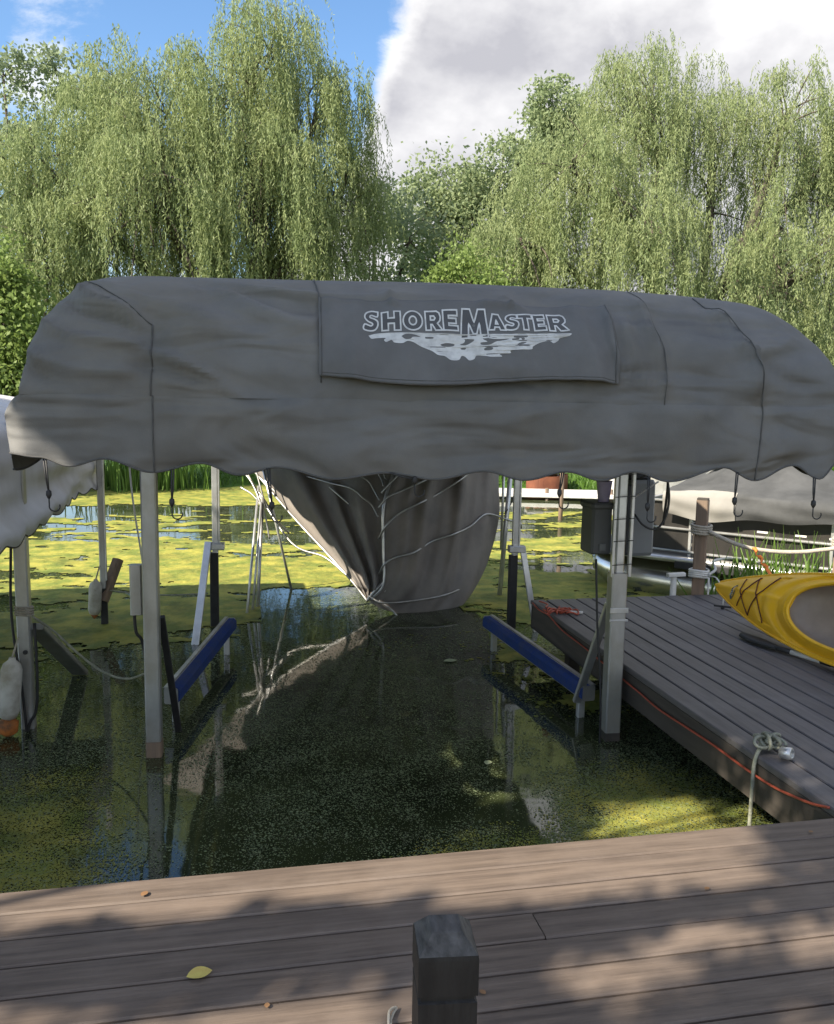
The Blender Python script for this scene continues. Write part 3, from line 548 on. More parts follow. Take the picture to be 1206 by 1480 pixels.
# ------------------------------------------------------------------ boat lift frame
lift = thing('boat_lift', 'aluminium boat lift frame with blue carpeted bunks, standing in the water under the grey canopy', 'boat lift', (.93, 6.1, 0))
sd = CU
P_NL, P_NR, P_FL, P_FR = (-.475, 4.87), (2.185, 4.69), (-.215, 7.68), (2.385, 7.27)
def pole(x, y, z0, z1, w, mat='alu', name='pole'): return MB().add(*bar((x, y, z0), (x, y, z1), w, w, .008, side=sd)).build(name, M[mat], lift)
p = pole(*P_NL, -.35, 1.98, .082); MB().add(*bar((P_NL[0], P_NL[1], -.02), (P_NL[0], P_NL[1], .09), .086, .086, .008, side=sd)).build('waterline_stain', M['oldwood'], p)
q = pole(*P_NR, -.35, 1.02, .094); MB().add(*bar((*P_NR, -.02), (*P_NR, .05), .0975, .0975, .008, side=sd)).build('waterline_stain', M['fascia'], q); nr = pole(P_NR[0]+.012, P_NR[1]+.02, 1.0, 1.98, .055, 'alubright', 'upper_pole')
for dx in (-.045, .062):
    MB().add(*bar((P_NR[0]+dx, P_NR[1]-.02, 1.0), (P_NR[0]+dx+.004, P_NR[1]-.02, 1.98), .018, .03, .003, side=sd)).build('cable_channel', M['alubright'], nr)
for z in (1.07, 1.21, 1.34, 1.47, 1.60):
    MB().add(*bar((P_NR[0]-.052, P_NR[1]-.037, z), (P_NR[0]+.070, P_NR[1]-.042, z+.006), .003, .005, .0005)).build('cable_tie', M['blackrub'], nr)
MB().add(*bar((P_NR[0]-.055, P_NR[1]-.04, .80), (P_NR[0]+.055, P_NR[1]-.047, .80), .012, .03, .002)).build('collar', M['alubright'], lift)
MB().add(*bar((P_NR[0]-.055, P_NR[1]-.04, .74), (P_NR[0]+.055, P_NR[1]-.047, .74), .012, .012, .002)).build('collar', M['alubright'], lift)
for (x, y) in (P_FL, P_FR):
    MB().add(*bar((x+.012, y, .66), (x+.012, y, 1.98), .05, .05, .006, side=sd)).build('upper_pole', M['alubright'], lift)
    MB().add(*bar((x+.046, y-.01, .72), (x+.046, y-.01, 1.98), .014, .03, .003, side=sd)).build('cable_channel', M['alubright'], lift)
    MB().add(*bar((x, y, -.35), (x, y, .66), .072, .072, .008, side=sd)).build('black_guide', M['blackrub'], lift)
    MB().add(*bar((x-.05, y-.02, .72), (x+.09, y-.03, .72), .06, .10, .008, side=(0, 0, 1))).build('bracket', M['alubright'], lift)
def brace(a, b, w=.05, h=.03, mat='alu'): MB().add(*bar(a, b, w, h, .004)).build('brace', M[mat], lift)
brace((-.43, 4.93, .78), (-.36, 5.25, -.1), .038, .03, 'blackrub'); brace((2.17, 4.75, .82), (2.10, 5.02, .12), .05, .03); brace((-.26, 7.62, .76), (-.37, 7.05, -.1), .06, .03, 'alubright'); brace((2.45, 7.22, .74), (2.58, 7.1, -.1), .05, .03, 'alubright')
for a, b in ((P_NL, P_NR), (P_FL, P_FR), (P_NL, P_FL), (P_NR, P_FR)): MB().add(*bar((*a, -.22), (*b, -.22), .08, .06)).build('lower_beam', M['alu'], lift)
for a, b in ((P_NL, P_FL), (P_NR, P_FR)): MB().add(*bar((*a, 1.945), (*b, 1.945), .05, .05)).build('top_beam', M['alu'], lift)
def bunk(p0, p1, inner):
    p0 = np.array(p0); p1 = np.array(p1); d = (p1-p0)/np.linalg.norm(p1-p0); s_ = np.cross(d, (0, 0, 1.)); s_ = s_/np.linalg.norm(s_)*inner
    b = MB().add(*bar(p0, p1, .085, .10, .008, side=s_)).build('bunk', M['alu'], lift)
    c0 = p0+s_*.014+np.array([0, 0, .002])+d*.004; c1 = p1+s_*.014+np.array([0, 0, .002])-d*.02
    MB().add(*bar(c0, c1, .082, .099, .028, side=s_)).build('carpet', M['bluecarpet'], b)
    MB().add(*bar(p0-s_*.030+np.array([0, 0, .0535]), p1-s_*.030+np.array([0, 0, .0535]), .030, .008, .002, side=s_)).build('worn_top', M['alu'], b)
    for t in (.06, .92):
        q = p0+(p1-p0)*t; MB().add(*bar(q+np.array([0, 0, -.05]), q+np.array([0, 0, -.5]), .045, .045, .005)).build('leg', M['alubright'], b)
bunk((-.415, 5.30, .19), (-.075, 6.93, .21), 1); bunk((2.155, 4.96, .19), (2.005, 6.72, .21), -1)
MB().add(*bar((-.56, 4.93, .80), (-.56, 4.93, 1.08), .065, .06, .008)).build('pulley_housing', M['alu'], lift)
MB().add(*tube(curve([(-.575, 4.93, .82), (-.565, 4.92, .70), (-.53, 4.93, .62), (-.50, 4.95, .30), (-.47, 4.99, -.05)], 20), .009, 6)).build('cable', M['blackrub'], lift, True)
MB().add(*tube(curve([(2.05, 4.70, 1.10), (2.06, 4.66, .7), (2.09, 4.64, .3), (2.10, 4.64, -.1)], 16), .007, 6)).build('cable', M['blackrub'], lift, True)

def rounded_box(x0, x1, y0, y1, z0, z1, taper=.0, ch=.012):
    c = ((x0+x1)/2, (y0+y1)/2); w, d = (x1-x0)/2, (y1-y0)/2; V = []
    for z, s_ in ((z0, .9), (z0+ch, 1), (z1-ch, 1-taper), (z1, .9-taper)):
        for a, b in ((-1, -.8), (-.8, -1), (.8, -1), (1, -.8), (1, .8), (.8, 1), (-.8, 1), (-1, .8)): V.append((c[0]+a*w*s_, c[1]+b*d*s_, z))
    return V, grid_faces(4, 8, True)+[tuple(range(8))[::-1], tuple(range(24, 32))]
t = thing('battery_box', 'dark grey plastic box left of the tall front lift pole', 'box', (2.1, 4.76, 1.13))
MB().add(*rounded_box(2.045, 2.175, 4.76, 4.95, 1.115, 1.405, .02)).build('body', M['greybox'], t); MB().add(*rounded_box(2.035, 2.185, 4.75, 4.96, 1.385, 1.425)).build('lid', M['greybox'], t)
MB().add(*bar((2.09, 4.752, 1.16), (2.13, 4.752, 1.16), .004, .04, .001, side=(0, 1, 0))).build('label_plate', M['greybox2'], t)
t = thing('motor_box', 'pale grey plastic box right of the tall front lift pole with black cable', 'box', (2.35, 4.72, 1.11))
MB().add(*rounded_box(2.275, 2.435, 4.74, 4.92, 1.105, 1.56, .03, .02)).build('body', M['greybox2'], t)
MB().add(*rounded_box(2.252, 2.29, 4.75, 4.91, 1.11, 1.53, .0, .01)).build('mounting_plate', M['blackrub'], t)
MB().add(*rounded_box(2.26, 2.41, 4.76, 4.92, 1.56, 1.60, .1)).build('lid', M['blackrub'], t)
MB().add(*tube(curve([(2.30, 4.70, 1.58), (2.42, 4.66, 1.62), (2.47, 4.66, 1.50), (2.46, 4.66, 1.36), (2.40, 4.66, 1.28), (2.33, 4.68, 1.30), (2.29, 4.72, 1.36)], 40), .007, 6)).build('cable', M['blackrub'], t, True)
MB().add(*tube(curve([(2.37, 4.7, 1.72), (2.44, 4.68, 1.66), (2.47, 4.68, 1.55), (2.46, 4.69, 1.3)], 24), .008, 6)).build('cable', M['blackrub'], t, True)
MB().add(*tube(np.array([(2.24, 4.66, 1.46), (2.40, 4.66, 1.56)]), .005, 6)).build('antenna', M['alubright'], t)
o = MB().add(*lathe([(.032, 0), (.036, .03), (.046, .115), (.050, .125), (.044, .123), (.032, .01)], (2.125, 4.80, 1.427), 18)).build('lilac_cup', M['purple'], None, True); tag(o, 'lilac plastic cup standing on the dark grey box', 'cup')

# ------------------------------------------------------------------ neighbouring lift at the left
nc = thing('white_canopy', 'white vinyl canopy of the neighbouring lift at the far left with scalloped hem', 'canopy', (-2.7, 5.7, 1.2))
ys = np.linspace(2.9, 8.45, 150); prof = curve([(-1.20, 1.24), (-1.22, 1.45), (-1.25, 1.68), (-1.33, 1.84), (-1.75, 1.96), (-2.7, 2.06), (-3.7, 1.96), (-4.1, 1.80), (-4.18, 1.24)], 64); G = []
for i, (x, z) in enumerate(prof):
    t = i/(len(prof)-1); side_ = max(0, 1-t*4.2); P2 = np.stack([ys*.55+z*.5, z*3+0*ys], -1)
    bil = .055*side_*snoise(P2, 2.6, 31, 3)+.03*side_*np.sin(z*16+ys*.9+1)+.02*side_*np.sin(z*31-ys*1.3)
    zz = np.full(150, z); 
    if i < 6: zz = zz+(1-i/6)*(-.035*np.abs(np.sin((ys-.05)*np.pi/.42))+.01*np.sin(ys*2.1))
    endf = np.clip(np.minimum(ys-2.9, 8.45-ys)/.45, 0, 1)**.5
    G.append(np.stack([x+bil, ys, np.where(zz > 1.8, 1.8+(zz-1.8)*(.45+.55*endf), zz)], -1))
mesh_obj('cover', np.stack(G).reshape(-1, 3), grid_faces(len(G), 150), M['whitecloth'], nc, True)
MB().add(*tube(G[0], .005, 5)).build('hem', M['blackrub'], nc, True)
for yy, k in ((ys[0], 0), (ys[-1], -1)):
    ring_ = np.stack([g[k] for g in G]); V = np.concatenate([ring_, ring_*np.array([1, 1, 0])+np.array([0, 0, 1.26])]); n_ = len(ring_)
    mesh_obj('end_panel', V, [(i, i+1, n_+i+1, n_+i) for i in range(n_-1)], M['whitecloth'], nc, True)
nl = thing('neighbour_lift', 'grey aluminium lift posts at the left edge under the white canopy', 'boat lift', (-2.6, 6.6, 0))
def npole(x, y, w, z1): return MB().add(*bar((x, y, -.4), (x-.01, y, z1), w, w, .008)).build('pole', M['alu'], nl)
npole(-1.255, 5.42, .075, 1.86); npole(-1.165, 7.86, .05, 1.9); npole(-4.1, 5.42, .075, 1.86); npole(-4.1, 7.86, .05, 1.9)
MB().add(*bar((-1.165, 7.86, -.3), (-1.165, 7.86, .33), .056, .056, .005)).build('black_guide', M['blackrub'], nl)
MB().add(*bar((-1.14, 7.85, .4), (-1.145, 7.85, 1.55), .016, .03, .003)).build('cable_channel', M['alubright'], nl)
MB().add(*bar((-1.21, 5.44, .62), (-1.13, 6.42, .02), .11, .04, .006)).build('brace', M['alu'], nl)
MB().add(*tube(curve([(-1.30, 5.36, 1.18), (-1.315, 5.36, .7), (-1.27, 5.35, .25), (-1.25, 5.35, -.1)], 20), .008, 6)).build('cable', M['blackrub'], nl, True)
MB().add(*tube(curve([(-1.19, 5.36, .66), (-1.185, 5.35, .3), (-1.20, 5.35, .12), (-1.245, 5.35, .02), (-1.25, 5.35, -.2)], 20), .009, 6)).build('cable', M['blackrub'], nl, True)
for z in (.70, .715, .73, .745): MB().add(*lathe([(.052, -.006), (.058, 0), (.052, .006)], (-1.258, 5.42, z), 10, (0.05, 0.1, 1))).build('rope_wrap', M['rope'], nl)
MB().add(*lathe([(.012, 0), (.014, .012), (.006, .016)], (-1.25, 5.38, .48), 10, (0, -1, 0))).build('bolt', M['blackrub'], nl)
def fender_buoy(c, r, h, label, lean, orangish):
    t = thing('boat_fender', label, 'fender', c, 'fenders hanging at the neighbouring lift'); ax = np.array([lean, 0, 1.]); ax /= np.linalg.norm(ax)
    MB().add(*lathe([(.2*r, 0), (.75*r, .05*h), (r, .16*h), (r, .80*h), (.8*r, .9*h), (.35*r, .96*h), (.3*r, h)], c, 16, ax)).build('body', M['fender'], t, True)
    MB().add(*tube(np.array([np.array(c)+ax*h, np.array(c)+ax*(h+.10)+np.array([.03, 0, .02])]), .006, 6)).build('cord', M['rope'], t)
    if orangish: MB().add(*lathe([(.2*r, -.10), (.9*r, -.07), (.95*r, -.01), (.5*r, .012)], c, 14, ax)).build('orangish_foot', M['orangebrown'], t, True)
    else: MB().add(*lathe([(.1*r, -.03), (.5*r, .0), (.6*r, .02)], c, 12, ax)).build('plug', M['orangebrown'], t, True)
fender_buoy((-1.335, 5.28, .10), .060, .38, 'dirty white fender with rusty foot hanging at the thick left lift post', .09, True)
fender_buoy((-1.24, 7.80, .10), .055, .32, 'small dirty white fender hanging at the thin lift post', .06, False)
o = MB().add(*bar((-1.17, 7.83, .22), (-1.055, 7.98, .56), .09, .07, .012)).build('rolled_guide', M['oldwood']); tag(o, 'weathered grey guide pad leaning on the thin lift post', 'guide pad')
o = MB().add(*tube(curve([(-1.20, 5.36, .70), (-1.10, 5.45, .58), (-.95, 5.45, .42), (-.80, 5.35, .34), (-.65, 5.15, .36), (-.51, 4.93, .46)], 30), .0075, 6)).build('sagging_rope', M['greenrope'], None, True); tag(o, 'thin rope sagging between the left lift post and the near lift pole', 'rope')
o = MB().add(*tube(curve([(-.86, 7.2, 1.7), (-.83, 7.2, 1.2), (-.77, 7.2, .72), (-.73, 7.2, .36)], 16), .0075, 6)).build('hanging_cord', M['white'], None, True); tag(o, 'white cord hanging straight down behind the left lift pole', 'cord')
o = MB().add(*tube(curve([(-1.12, 7.84, .31), (-.9, 7.75, .30), (-.62, 7.7, .285), (-.27, 7.66, .30)], 16), .007, 6)).build('mooring_rope', M['greenrope'], None, True); tag(o, 'dark mooring rope stretched low over the duckweed to the thin post', 'rope')

# ------------------------------------------------------------------ tipped canopy beyond the lift
tcn_ = thing('tipped_canopy', 'brown canopy frame tipped on end in the water, centre, with bare white ribs', 'canopy', (1.6, 8.3, 0))
RID = curve([(1.66, 8.75, 2.5), (1.52, 8.35, 1.75), (1.45, 8.15, 1.345), (1.335, 8.02, 1.02), (1.33, 7.98, .62), (1.325, 7.95, .29), (1.20, 7.98, .13)], 60)
LED = curve([(-.95, 10.2, 2.5), (-.35, 9.7, 1.85), (.20, 9.25, 1.20), (.55, 8.9, .80), (.85, 8.55, .49), (1.06, 8.25, .27), (1.19, 8.02, .11)], 60)
REd = curve([(3.05, 9.9, 2.5), (2.90, 9.35, 1.75), (2.73, 8.90, 1.21), (2.70, 8.75, .80), (2.55, 8.60, .36), (2.33, 8.35, .10), (2.10, 8.10, -.04)], 60)
BOT = curve([(1.22, 7.97, .10), (1.36, 7.93, .03), (1.62, 7.93, -.03), (1.85, 7.98, -.05), (2.10, 8.10, -.05)], 40)
nr_, ncol = 60, 56
def facet(A, Bc, fold, m):
    G = []
    for j in range(m):
        t = j/(m-1); P = A[:nr_]*(1-t)+Bc[:nr_]*t; i = np.linspace(0, 1, nr_); G.append(P+fold(i, t)[:, None]*np.array([-.1, -1, .15]))
    return np.stack(G)
def foldL(i, t):
    P = np.stack([t*2.3+.0*i, i*.9-.2*t], -1); env = (4*t*(1-t))**.6
    return env*(.085*snoise(P, 3.2, 41, 3)+.12*np.exp(-((t-.78+.05*np.sin(i*4))/.07)**2)-.09*np.exp(-((t-.62)/.06)**2)+.05*np.sin(t*24+i*2.2))*(1-.45*i)+.10*env*(i < .9)
def foldR(i, t):
    P = np.stack([t*2.6+0*i, i*.5], -1); env = (4*t*(1-t))**.5
    return env*(.065*snoise(P, 4.0, 43, 3)+.06*np.sin(t*24+1.5*i)*(t > .2)+.03*np.sin(t*45-i*2+1))*(1-.4*i)+.28*env
RB = REd.copy()
m1 = facet(LED, RID, foldL, ncol); mesh_obj('left_cover', m1.reshape(-1, 3), grid_faces(ncol, len(m1[0])), M['browncloth'], tcn_, True)
m2 = facet(RID, REd, foldR, ncol)
# drop the lower rows of the right half onto the curved foot
foot = curve([tuple(RID[-1])]+[tuple(b) for b in BOT[::8]]+[tuple(REd[-1])], ncol*2); fs = np.linspace(0, len(foot)-1, ncol)
ft = np.stack([np.interp(fs, np.arange(len(foot)), foot[:, k]) for k in range(3)], 1); wgt = np.clip((np.linspace(0, 1, len(m2[0]))-.55)/.45, 0, 1)**2
m2 = m2+(ft-m2[:, -1])[:, None, :]*wgt[None, :, None]
mesh_obj('right_cover', m2.reshape(-1, 3), grid_faces(ncol, len(m2[0])), M['browncloth'], tcn_, True)
def rib(P, r=.013, mat='alu', n=30): MB().add(*tube(curve(P, n), r*.8, 7)).build('rib', M[mat], tcn_, True)
off = np.array([0, -.03, 0])
MB().add(*tube(RID+off, .018, 8)).build('ridge_tube', M['alubright'], tcn_, True); MB().add(*tube(RID[6:-6]+off+np.array([.055, -.005, 0]), .013, 8)).build('ridge_tube', M['alubright'], tcn_, True)
def onfacet(Gm, j, i, d=.05): return Gm[int(j*(ncol-1)), int(i*(Gm.shape[1]-1))]+np.array([-.05, -d, .02])
def rib_on(Gm, i0, i1, js, r=.013, d=.05, tail=[]):
    rib([onfacet(Gm, j, i0+(i1-i0)*k/(len(js)-1), d) for k, j in enumerate(js)]+tail, r, n=60)
J8 = [0, .07, .16, .30, .45, .6, .75, .88]
rib_on(m2, .80, .52, J8, tail=[(2.72, 8.55, .80), (2.86, 8.55, .76), (2.90, 8.6, .70)]); rib_on(m2, .66, .28, J8, tail=[(2.66, 8.72, 1.34)]); rib_on(m2, .54, .20, J8); rib_on(m2, .46, .12, J8[:6])
rib([onfacet(m2, .02, .97), onfacet(m2, .3, .95), onfacet(m2, .65, .88), onfacet(m2, .97, .80)], .012)
rib([(1.29, 7.92, .13), (1.40, 7.88, .05), (1.47, 7.84, -.03)], .012)
rib([RID[int(.82*60)]+off, (1.255, 7.90, .24), (1.18, 7.94, .13)], .018)
for i0, i1, j1 in ((.56, .36, .40), (.50, .26, .45), (.44, .18, .5), (.40, .10, .55)):
    rib_on(m1, i0, i1, [1-(1-j1)*k for k in (0, .1, .25, .45, .7, 1)], .010, .045)
rib([onfacet(m1, .55, .42), onfacet(m1, .70, .50)], .012); 
rib(LED[18:]+off, .016, n=44); rib([LED[22]+np.array([-.10, -.05, -.06]), LED[34]+np.array([-.16, -.05, -.10]), LED[40]+np.array([-.02, -.05, -.04]), LED[48]+off], .013)
rib([LED[20]+off, LED[30]+np.array([.07, -.06, .02]), LED[42]+np.array([.10, -.05, .05])], .010)
def leg(a, b, r=.017, k='leg'): MB().add(*tube(np.array([a, b]), r, 8)).build(k, M['alubright'], tcn_, True)
leg((.235, 8.75, 1.02), (.165, 8.30, -.05)); leg((.20, 8.9, 1.12), (.06, 8.05, -.05), .013); leg((.25, 9.0, 1.28), (.55, 9.1, -.05), .014); leg((.22, 8.7, .98), (.12, 8.2, .0), .012)
for q in ([(.06, 9.0, 1.30), (.16, 8.9, 1.12), (.26, 8.8, .98), (.36, 8.8, .80), (.50, 8.85, .64)], [(-.05, 9.1, 1.32), (.10, 8.95, 1.2), (.20, 8.8, 1.0), (.24, 8.75, .8)], [(.02, 9.0, 1.10), (.15, 8.9, 1.02), (.25, 8.8, .86), (.30, 8.75, .6)], [(.16, 8.9, 1.34), (.22, 8.8, 1.1), (.27, 8.75, .9)]): rib(q, .012)
leg((2.80, 8.65, 1.6), (2.655, 8.52, -.05), .026); leg((2.66, 8.5, 1.5), (2.66, 8.52, .5), .014)
rib([(2.90, 8.7, 1.3), (2.80, 8.62, 1.0), (2.70, 8.55, .86)], .008, 'blackrub')

# ------------------------------------------------------------------ pieces on and around the side dock
pst = thing('mooring_post', 'square wooden post at the far end of the side dock, its left face sunlit', 'post', (3.75, 6.49, 0), 'wooden mooring posts')
MB().add(*bar((3.75, 6.49, -.6), (3.75, 6.49, 1.235), .095, .095, .008, side=(.8, -.6, 0))).build('shaft', M['oldwood'], pst)
MB().add(*bar((3.75, 6.49, 1.235), (3.75, 6.49, 1.25), .088, .088, .005, side=(.8, -.6, 0))).build('cap', M['fascia'], pst)
ps2 = thing('mooring_post', 'square wooden post behind the kayak, holding the far end of the thick rope', 'post', (4.66, 5.93, .45), 'wooden mooring posts')
MB().add(*bar((4.66, 5.93, -.6), (4.66, 5.93, 1.12), .10, .10, .008)).build('shaft', M['oldwood'], ps2)
sw = thing('thick_rope', 'thick pale rope slung in a curve between the two wooden mooring posts', 'rope', (4.2, 6.2, .9))
MB().add(*tube(curve([(3.77, 6.41, .985), (3.86, 6.34, .935), (4.02, 6.26, .875), (4.2, 6.15, .855), (4.38, 6.05, .865), (4.52, 5.97, .895), (4.61, 5.90, .92)], 40), .017, 8)).build('strand', M['rope'], sw, True)
for c, zz in (((3.75, 6.49), (.965, .985, 1.005, 1.025)), ((4.66, 5.93), (.90, .92, .94, .96, .98))):
    for z in zz: MB().add(*tube([(c[0]+.078*math.cos(a), c[1]+.078*math.sin(a), z+.006*math.sin(a)) for a in np.linspace(0, 6.3, 18)], .011, 6)).build('coil', M['rope'], sw, True)
n_ = 30; tt = np.linspace(0, 1, n_); cen = np.stack([4.06-.02*tt+.03*np.sin(tt*3)*0, 6.22-.35*tt, .88-.21*tt], 1); an = np.where(tt < .62, np.sin(tt*26)*1.25, 0); wv = .024
ed = np.stack([np.cos(an)*.75, np.cos(an)*.2, np.sin(an)*.5], 1)*wv
cen[:, 0] += np.where(tt < .62, .012*np.sin(tt*24), 0)
V = np.concatenate([cen-ed, cen+ed]); F = [(i, i+1, n_+i+1, n_+i) for i in range(n_-1)]
o = mesh_obj('webbing_strap', V, F, M['orange'], None, True); m_ = o.modifiers.new('thick', 'SOLIDIFY'); m_.thickness = .003; tag(o, 'twisted orange webbing strap hanging from the rope above the kayak', 'strap')
tl = thing('tie_line', 'white line knotted low round the sunlit wooden post', 'rope', (3.75, 6.45, .6))
for z in (.60, .615, .632, .648): MB().add(*tube([(3.75+.076*math.cos(a), 6.49+.076*math.sin(a), z+.005*math.sin(2*a)) for a in np.linspace(0, 6.3, 18)], .011, 6)).build('coil', M['white'], tl, True)
MB().add(*tube(curve([(3.80, 6.42, .62), (3.87, 6.44, .66), (3.95, 6.6, .70), (4.4, 7.0, .64), (4.75, 7.15, .56)], 24), .012, 7)).build('strand', M['white'], tl, True)
MB().add(*tube(curve([(3.79, 6.40, .60), (3.785, 6.39, .5), (3.78, 6.38, .46)], 10), .009, 6)).build('tail', M['white'], tl, True)
pv = thing('pipe_bracket', 'short white pipe with a flat top bracket at the dock end', 'pipe', (3.53, 6.5, 0))
MB().add(*tube(np.array([(3.53, 6.50, -.3), (3.53, 6.50, .60)]), .025, 12)).build('pipe', M['white'], pv, True); MB().add(*bar((3.47, 6.49, .61), (3.62, 6.49, .615), .05, .03, .004)).build('bracket', M['white'], pv)
ck = thing('dock_cleat', 'small dark cleat with a white line on the dock by the kayak bow', 'cleat', (3.66, 5.95, .45))
MB().add(*bar((3.60, 5.98, .472), (3.70, 5.90, .472), .018, .014, .005)).build('horn', M['blackrub'], ck); MB().add(*bar((3.65, 5.94, .45), (3.65, 5.94, .47), .022, .022, .004)).build('foot', M['blackrub'], ck)
MB().add(*tube(curve([(3.65, 5.94, .48), (3.66, 5.96, .56), (3.68, 6.1, .66), (3.75, 6.41, .61)], 14), .006, 6)).build('line', M['white'], ck, True)
o = MB().add(*tube(curve([(2.262, 6.37, .44), (2.256, 6.2, .425), (2.262, 6.0, .43), (2.250, 5.7, .40), (2.258, 5.3, .385), (2.252, 4.9, .372), (2.256, 4.5, .355), (2.250, 4.25, .345), (2.252, 4.0, .352), (2.256, 3.7, .362), (2.252, 3.4, .365), (2.254, 3.2, .372), (2.252, 3.05, .395), (2.256, 2.93, .418), (2.262, 2.84, .445)], 120), .0058, 7)).build('extension_cord', M['redcord'], None, True); tag(o, 'orange red extension cord running along the side dock edge', 'cord')
rk = MB()
for k in range(5):
    c = np.array([2.33+.05*math.cos(k*2), 5.98+.06*math.sin(k*1.7), .462]); rk.add(*tube([(c[0]+(.05+.012*k)*math.cos(a), c[1]+(.045)*math.sin(a+k), c[2]+.012*math.sin(3*a+k)+.008) for a in np.linspace(k, k+5.2, 22)], .007, 6))
rk.add(*tube(curve([(2.29, 6.30, .47), (2.33, 6.22, .462), (2.28, 6.12, .462), (2.34, 6.02, .47)], 14), .006, 6))
o = rk.build('red_rope_coil', M['redcord'], None, True); tag(o, 'small tangle of red cord on the far corner of the side dock', 'cord')
o = MB().add(*tube(np.array([(2.38, 5.96, .465), (2.50, 5.93, .462)]), .012, 8)).build('cord_plug', M['white']); tag(o, 'short pale plug lying beside the red cord tangle', 'plug')
kn = thing('knotted_rope', 'mossy rope knotted round a cleat at the dock edge, tail in the water', 'rope', (2.34, 3.36, .45)); r5 = np.random.default_rng(4)
mk = MB()
for k in range(9):
    a = np.linspace(0, 5.8, 18); c = np.array([2.325+r5.uniform(-.03, .05), 3.38+r5.uniform(-.09, .08), .478+r5.uniform(-.006, .03)]); q = r5.normal(0, 1, 3); q /= np.linalg.norm(q); _, x_, y_ = frame(q)
    ra, rb_ = r5.uniform(.028, .055), r5.uniform(.018, .035); P = c+np.cos(a)[:, None]*x_*ra+np.sin(a)[:, None]*y_*rb_; P[:, 2] = np.maximum(P[:, 2], .458); mk.add(*tube(P, .0075, 6))
mk.build('knot', M['greenrope'], kn, True); MB().add(*lathe([(.012, -.03), (.026, -.028), (.028, .02), (.014, .024), (.012, -.01)], (2.37, 3.27, .482), 12, (.6, -1, .2))).build('cleat_eye', M['alubright'], kn, True)
MB().add(*tube(curve([(2.31, 3.36, .49), (2.265, 3.335, .46), (2.243, 3.32, .40), (2.236, 3.31, .30), (2.232, 3.305, .12), (2.228, 3.30, -.1)], 24), .009, 7)).build('tail', M['greenrope'], kn, True)

# ------------------------------------------------------------------ kayak lying on its side
kay = thing('kayak', 'yellow kayak lying tipped on its side on the dock, open cockpit towards the water', 'kayak', (3.5, 4.2, .45))
rho = R(62); kn_ = np.array([-math.sin(rho), 0, math.cos(rho)]); kw = np.array([math.cos(rho), 0, math.sin(rho)]); kd = np.array([.02, -1, 0]); kd = kd/np.linalg.norm(kd); kd = kd+.072*kw; kd /= np.linalg.norm(kd)
KT = np.array([3.47, 5.665, .70])-kw*.02
def K(s, w, h): s, w, h = np.broadcast_arrays(np.asarray(s, float), np.asarray(w, float), np.asarray(h, float)); return KT+s[..., None]*kd+w[..., None]*kw+h[..., None]*kn_
KL = 2.75
kb = curve([(0, .008), (.04, .035), (.12, .068), (.3, .130), (.6, .205), (.95, .258), (1.25, .285), (1.5, .285), (1.9, .25), (2.3, .165), (2.6, .08), (2.71, .03), (2.75, .008)], 160)
def beam(s): return np.interp(s, kb[:, 0], kb[:, 1])
def rocker(s): return .05*np.clip(1-s/.7, 0, 1)**2+.05*np.clip((s-2.05)/.7, 0, 1)**2
KC, KA, KB2 = 1.42, .565, .215       # cockpit centre, half length, half width
def cock(s, w): return np.sqrt((np.abs(s-KC)/KA)**2.3+(np.abs(w)/KB2)**2.3)
def deckh(s, q):
    b = beam(s); w = q*b; base = .075*(1-np.abs(q)**2.2)*np.clip(b/.2, 0, 1)+rocker(s)
    e = cock(s, w)
    base = base+.020*np.exp(-((e-1.06)/.07)**2)-.020*np.exp(-((e-1.30)/.085)**2)*(np.abs(q) < .93)-.012*np.exp(-((e-1.62)/.07)**2)*(np.abs(q) < .8)*(s < KC)+.008*np.exp(-(w/.02)**2)*(s < .75)
    return base
ns_, nw = 200, 70; sg = np.linspace(0, 1, ns_); sg = KL*(sg+.0*sg); qg = np.sin(np.linspace(-1, 1, nw)*np.pi/2*.999); Sg, Qg = np.meshgrid(sg, qg, indexing='ij')
V = K(Sg, Qg*beam(Sg), deckh(Sg, Qg)); E_ = cock(Sg, Qg*beam(Sg)); F = [q for q in grid_faces(ns_, nw) if min(E_.ravel()[list(q)]) > .96]
kdeck = mesh_obj('deck', V.reshape(-1, 3), F, M['kayak'], kay, True)
th = np.linspace(0, np.pi, 28); Sg, Tg = np.meshgrid(sg, th, indexing='ij'); bb = beam(Sg)
dep = .185*np.clip(bb/.24, .05, 1)**.75; V = K(Sg, -np.cos(Tg)*bb*(1+.0*Tg), rocker(Sg)-dep*np.sin(Tg)**.75)
mesh_obj('hull', V.reshape(-1, 3), grid_faces(ns_, 28), M['kayak'], kay, True)
for sgn in (-1, 1): MB().add(*tube(K(sg[2:-2], sgn*beam(sg[2:-2]), rocker(sg[2:-2])), .0085, 8)).build('gunwale', M['kayak'], kay, True)
s2 = KC+KA*np.sin(np.linspace(-1, 1, 60)*np.pi/2); Sg, Tg = np.meshgrid(s2, np.linspace(0, np.pi, 24), indexing='ij'); bb = KB2*(1-np.abs((Sg-KC)/KA*.9995)**2.3)**(1/2.3)+.012
dk = deckh(Sg, np.clip(-np.cos(Tg)*bb/beam(Sg), -1, 1)); V = K(Sg, -np.cos(Tg)*bb, dk-.004-(.135+dk*.8)*np.sin(Tg)**.55*np.sqrt(np.clip(1-np.abs((Sg-KC)/KA)**2.6, 0, 1))); mesh_obj('cockpit_tub', V.reshape(-1, 3), grid_faces(60, 24), M['kayakin'], kay, True)
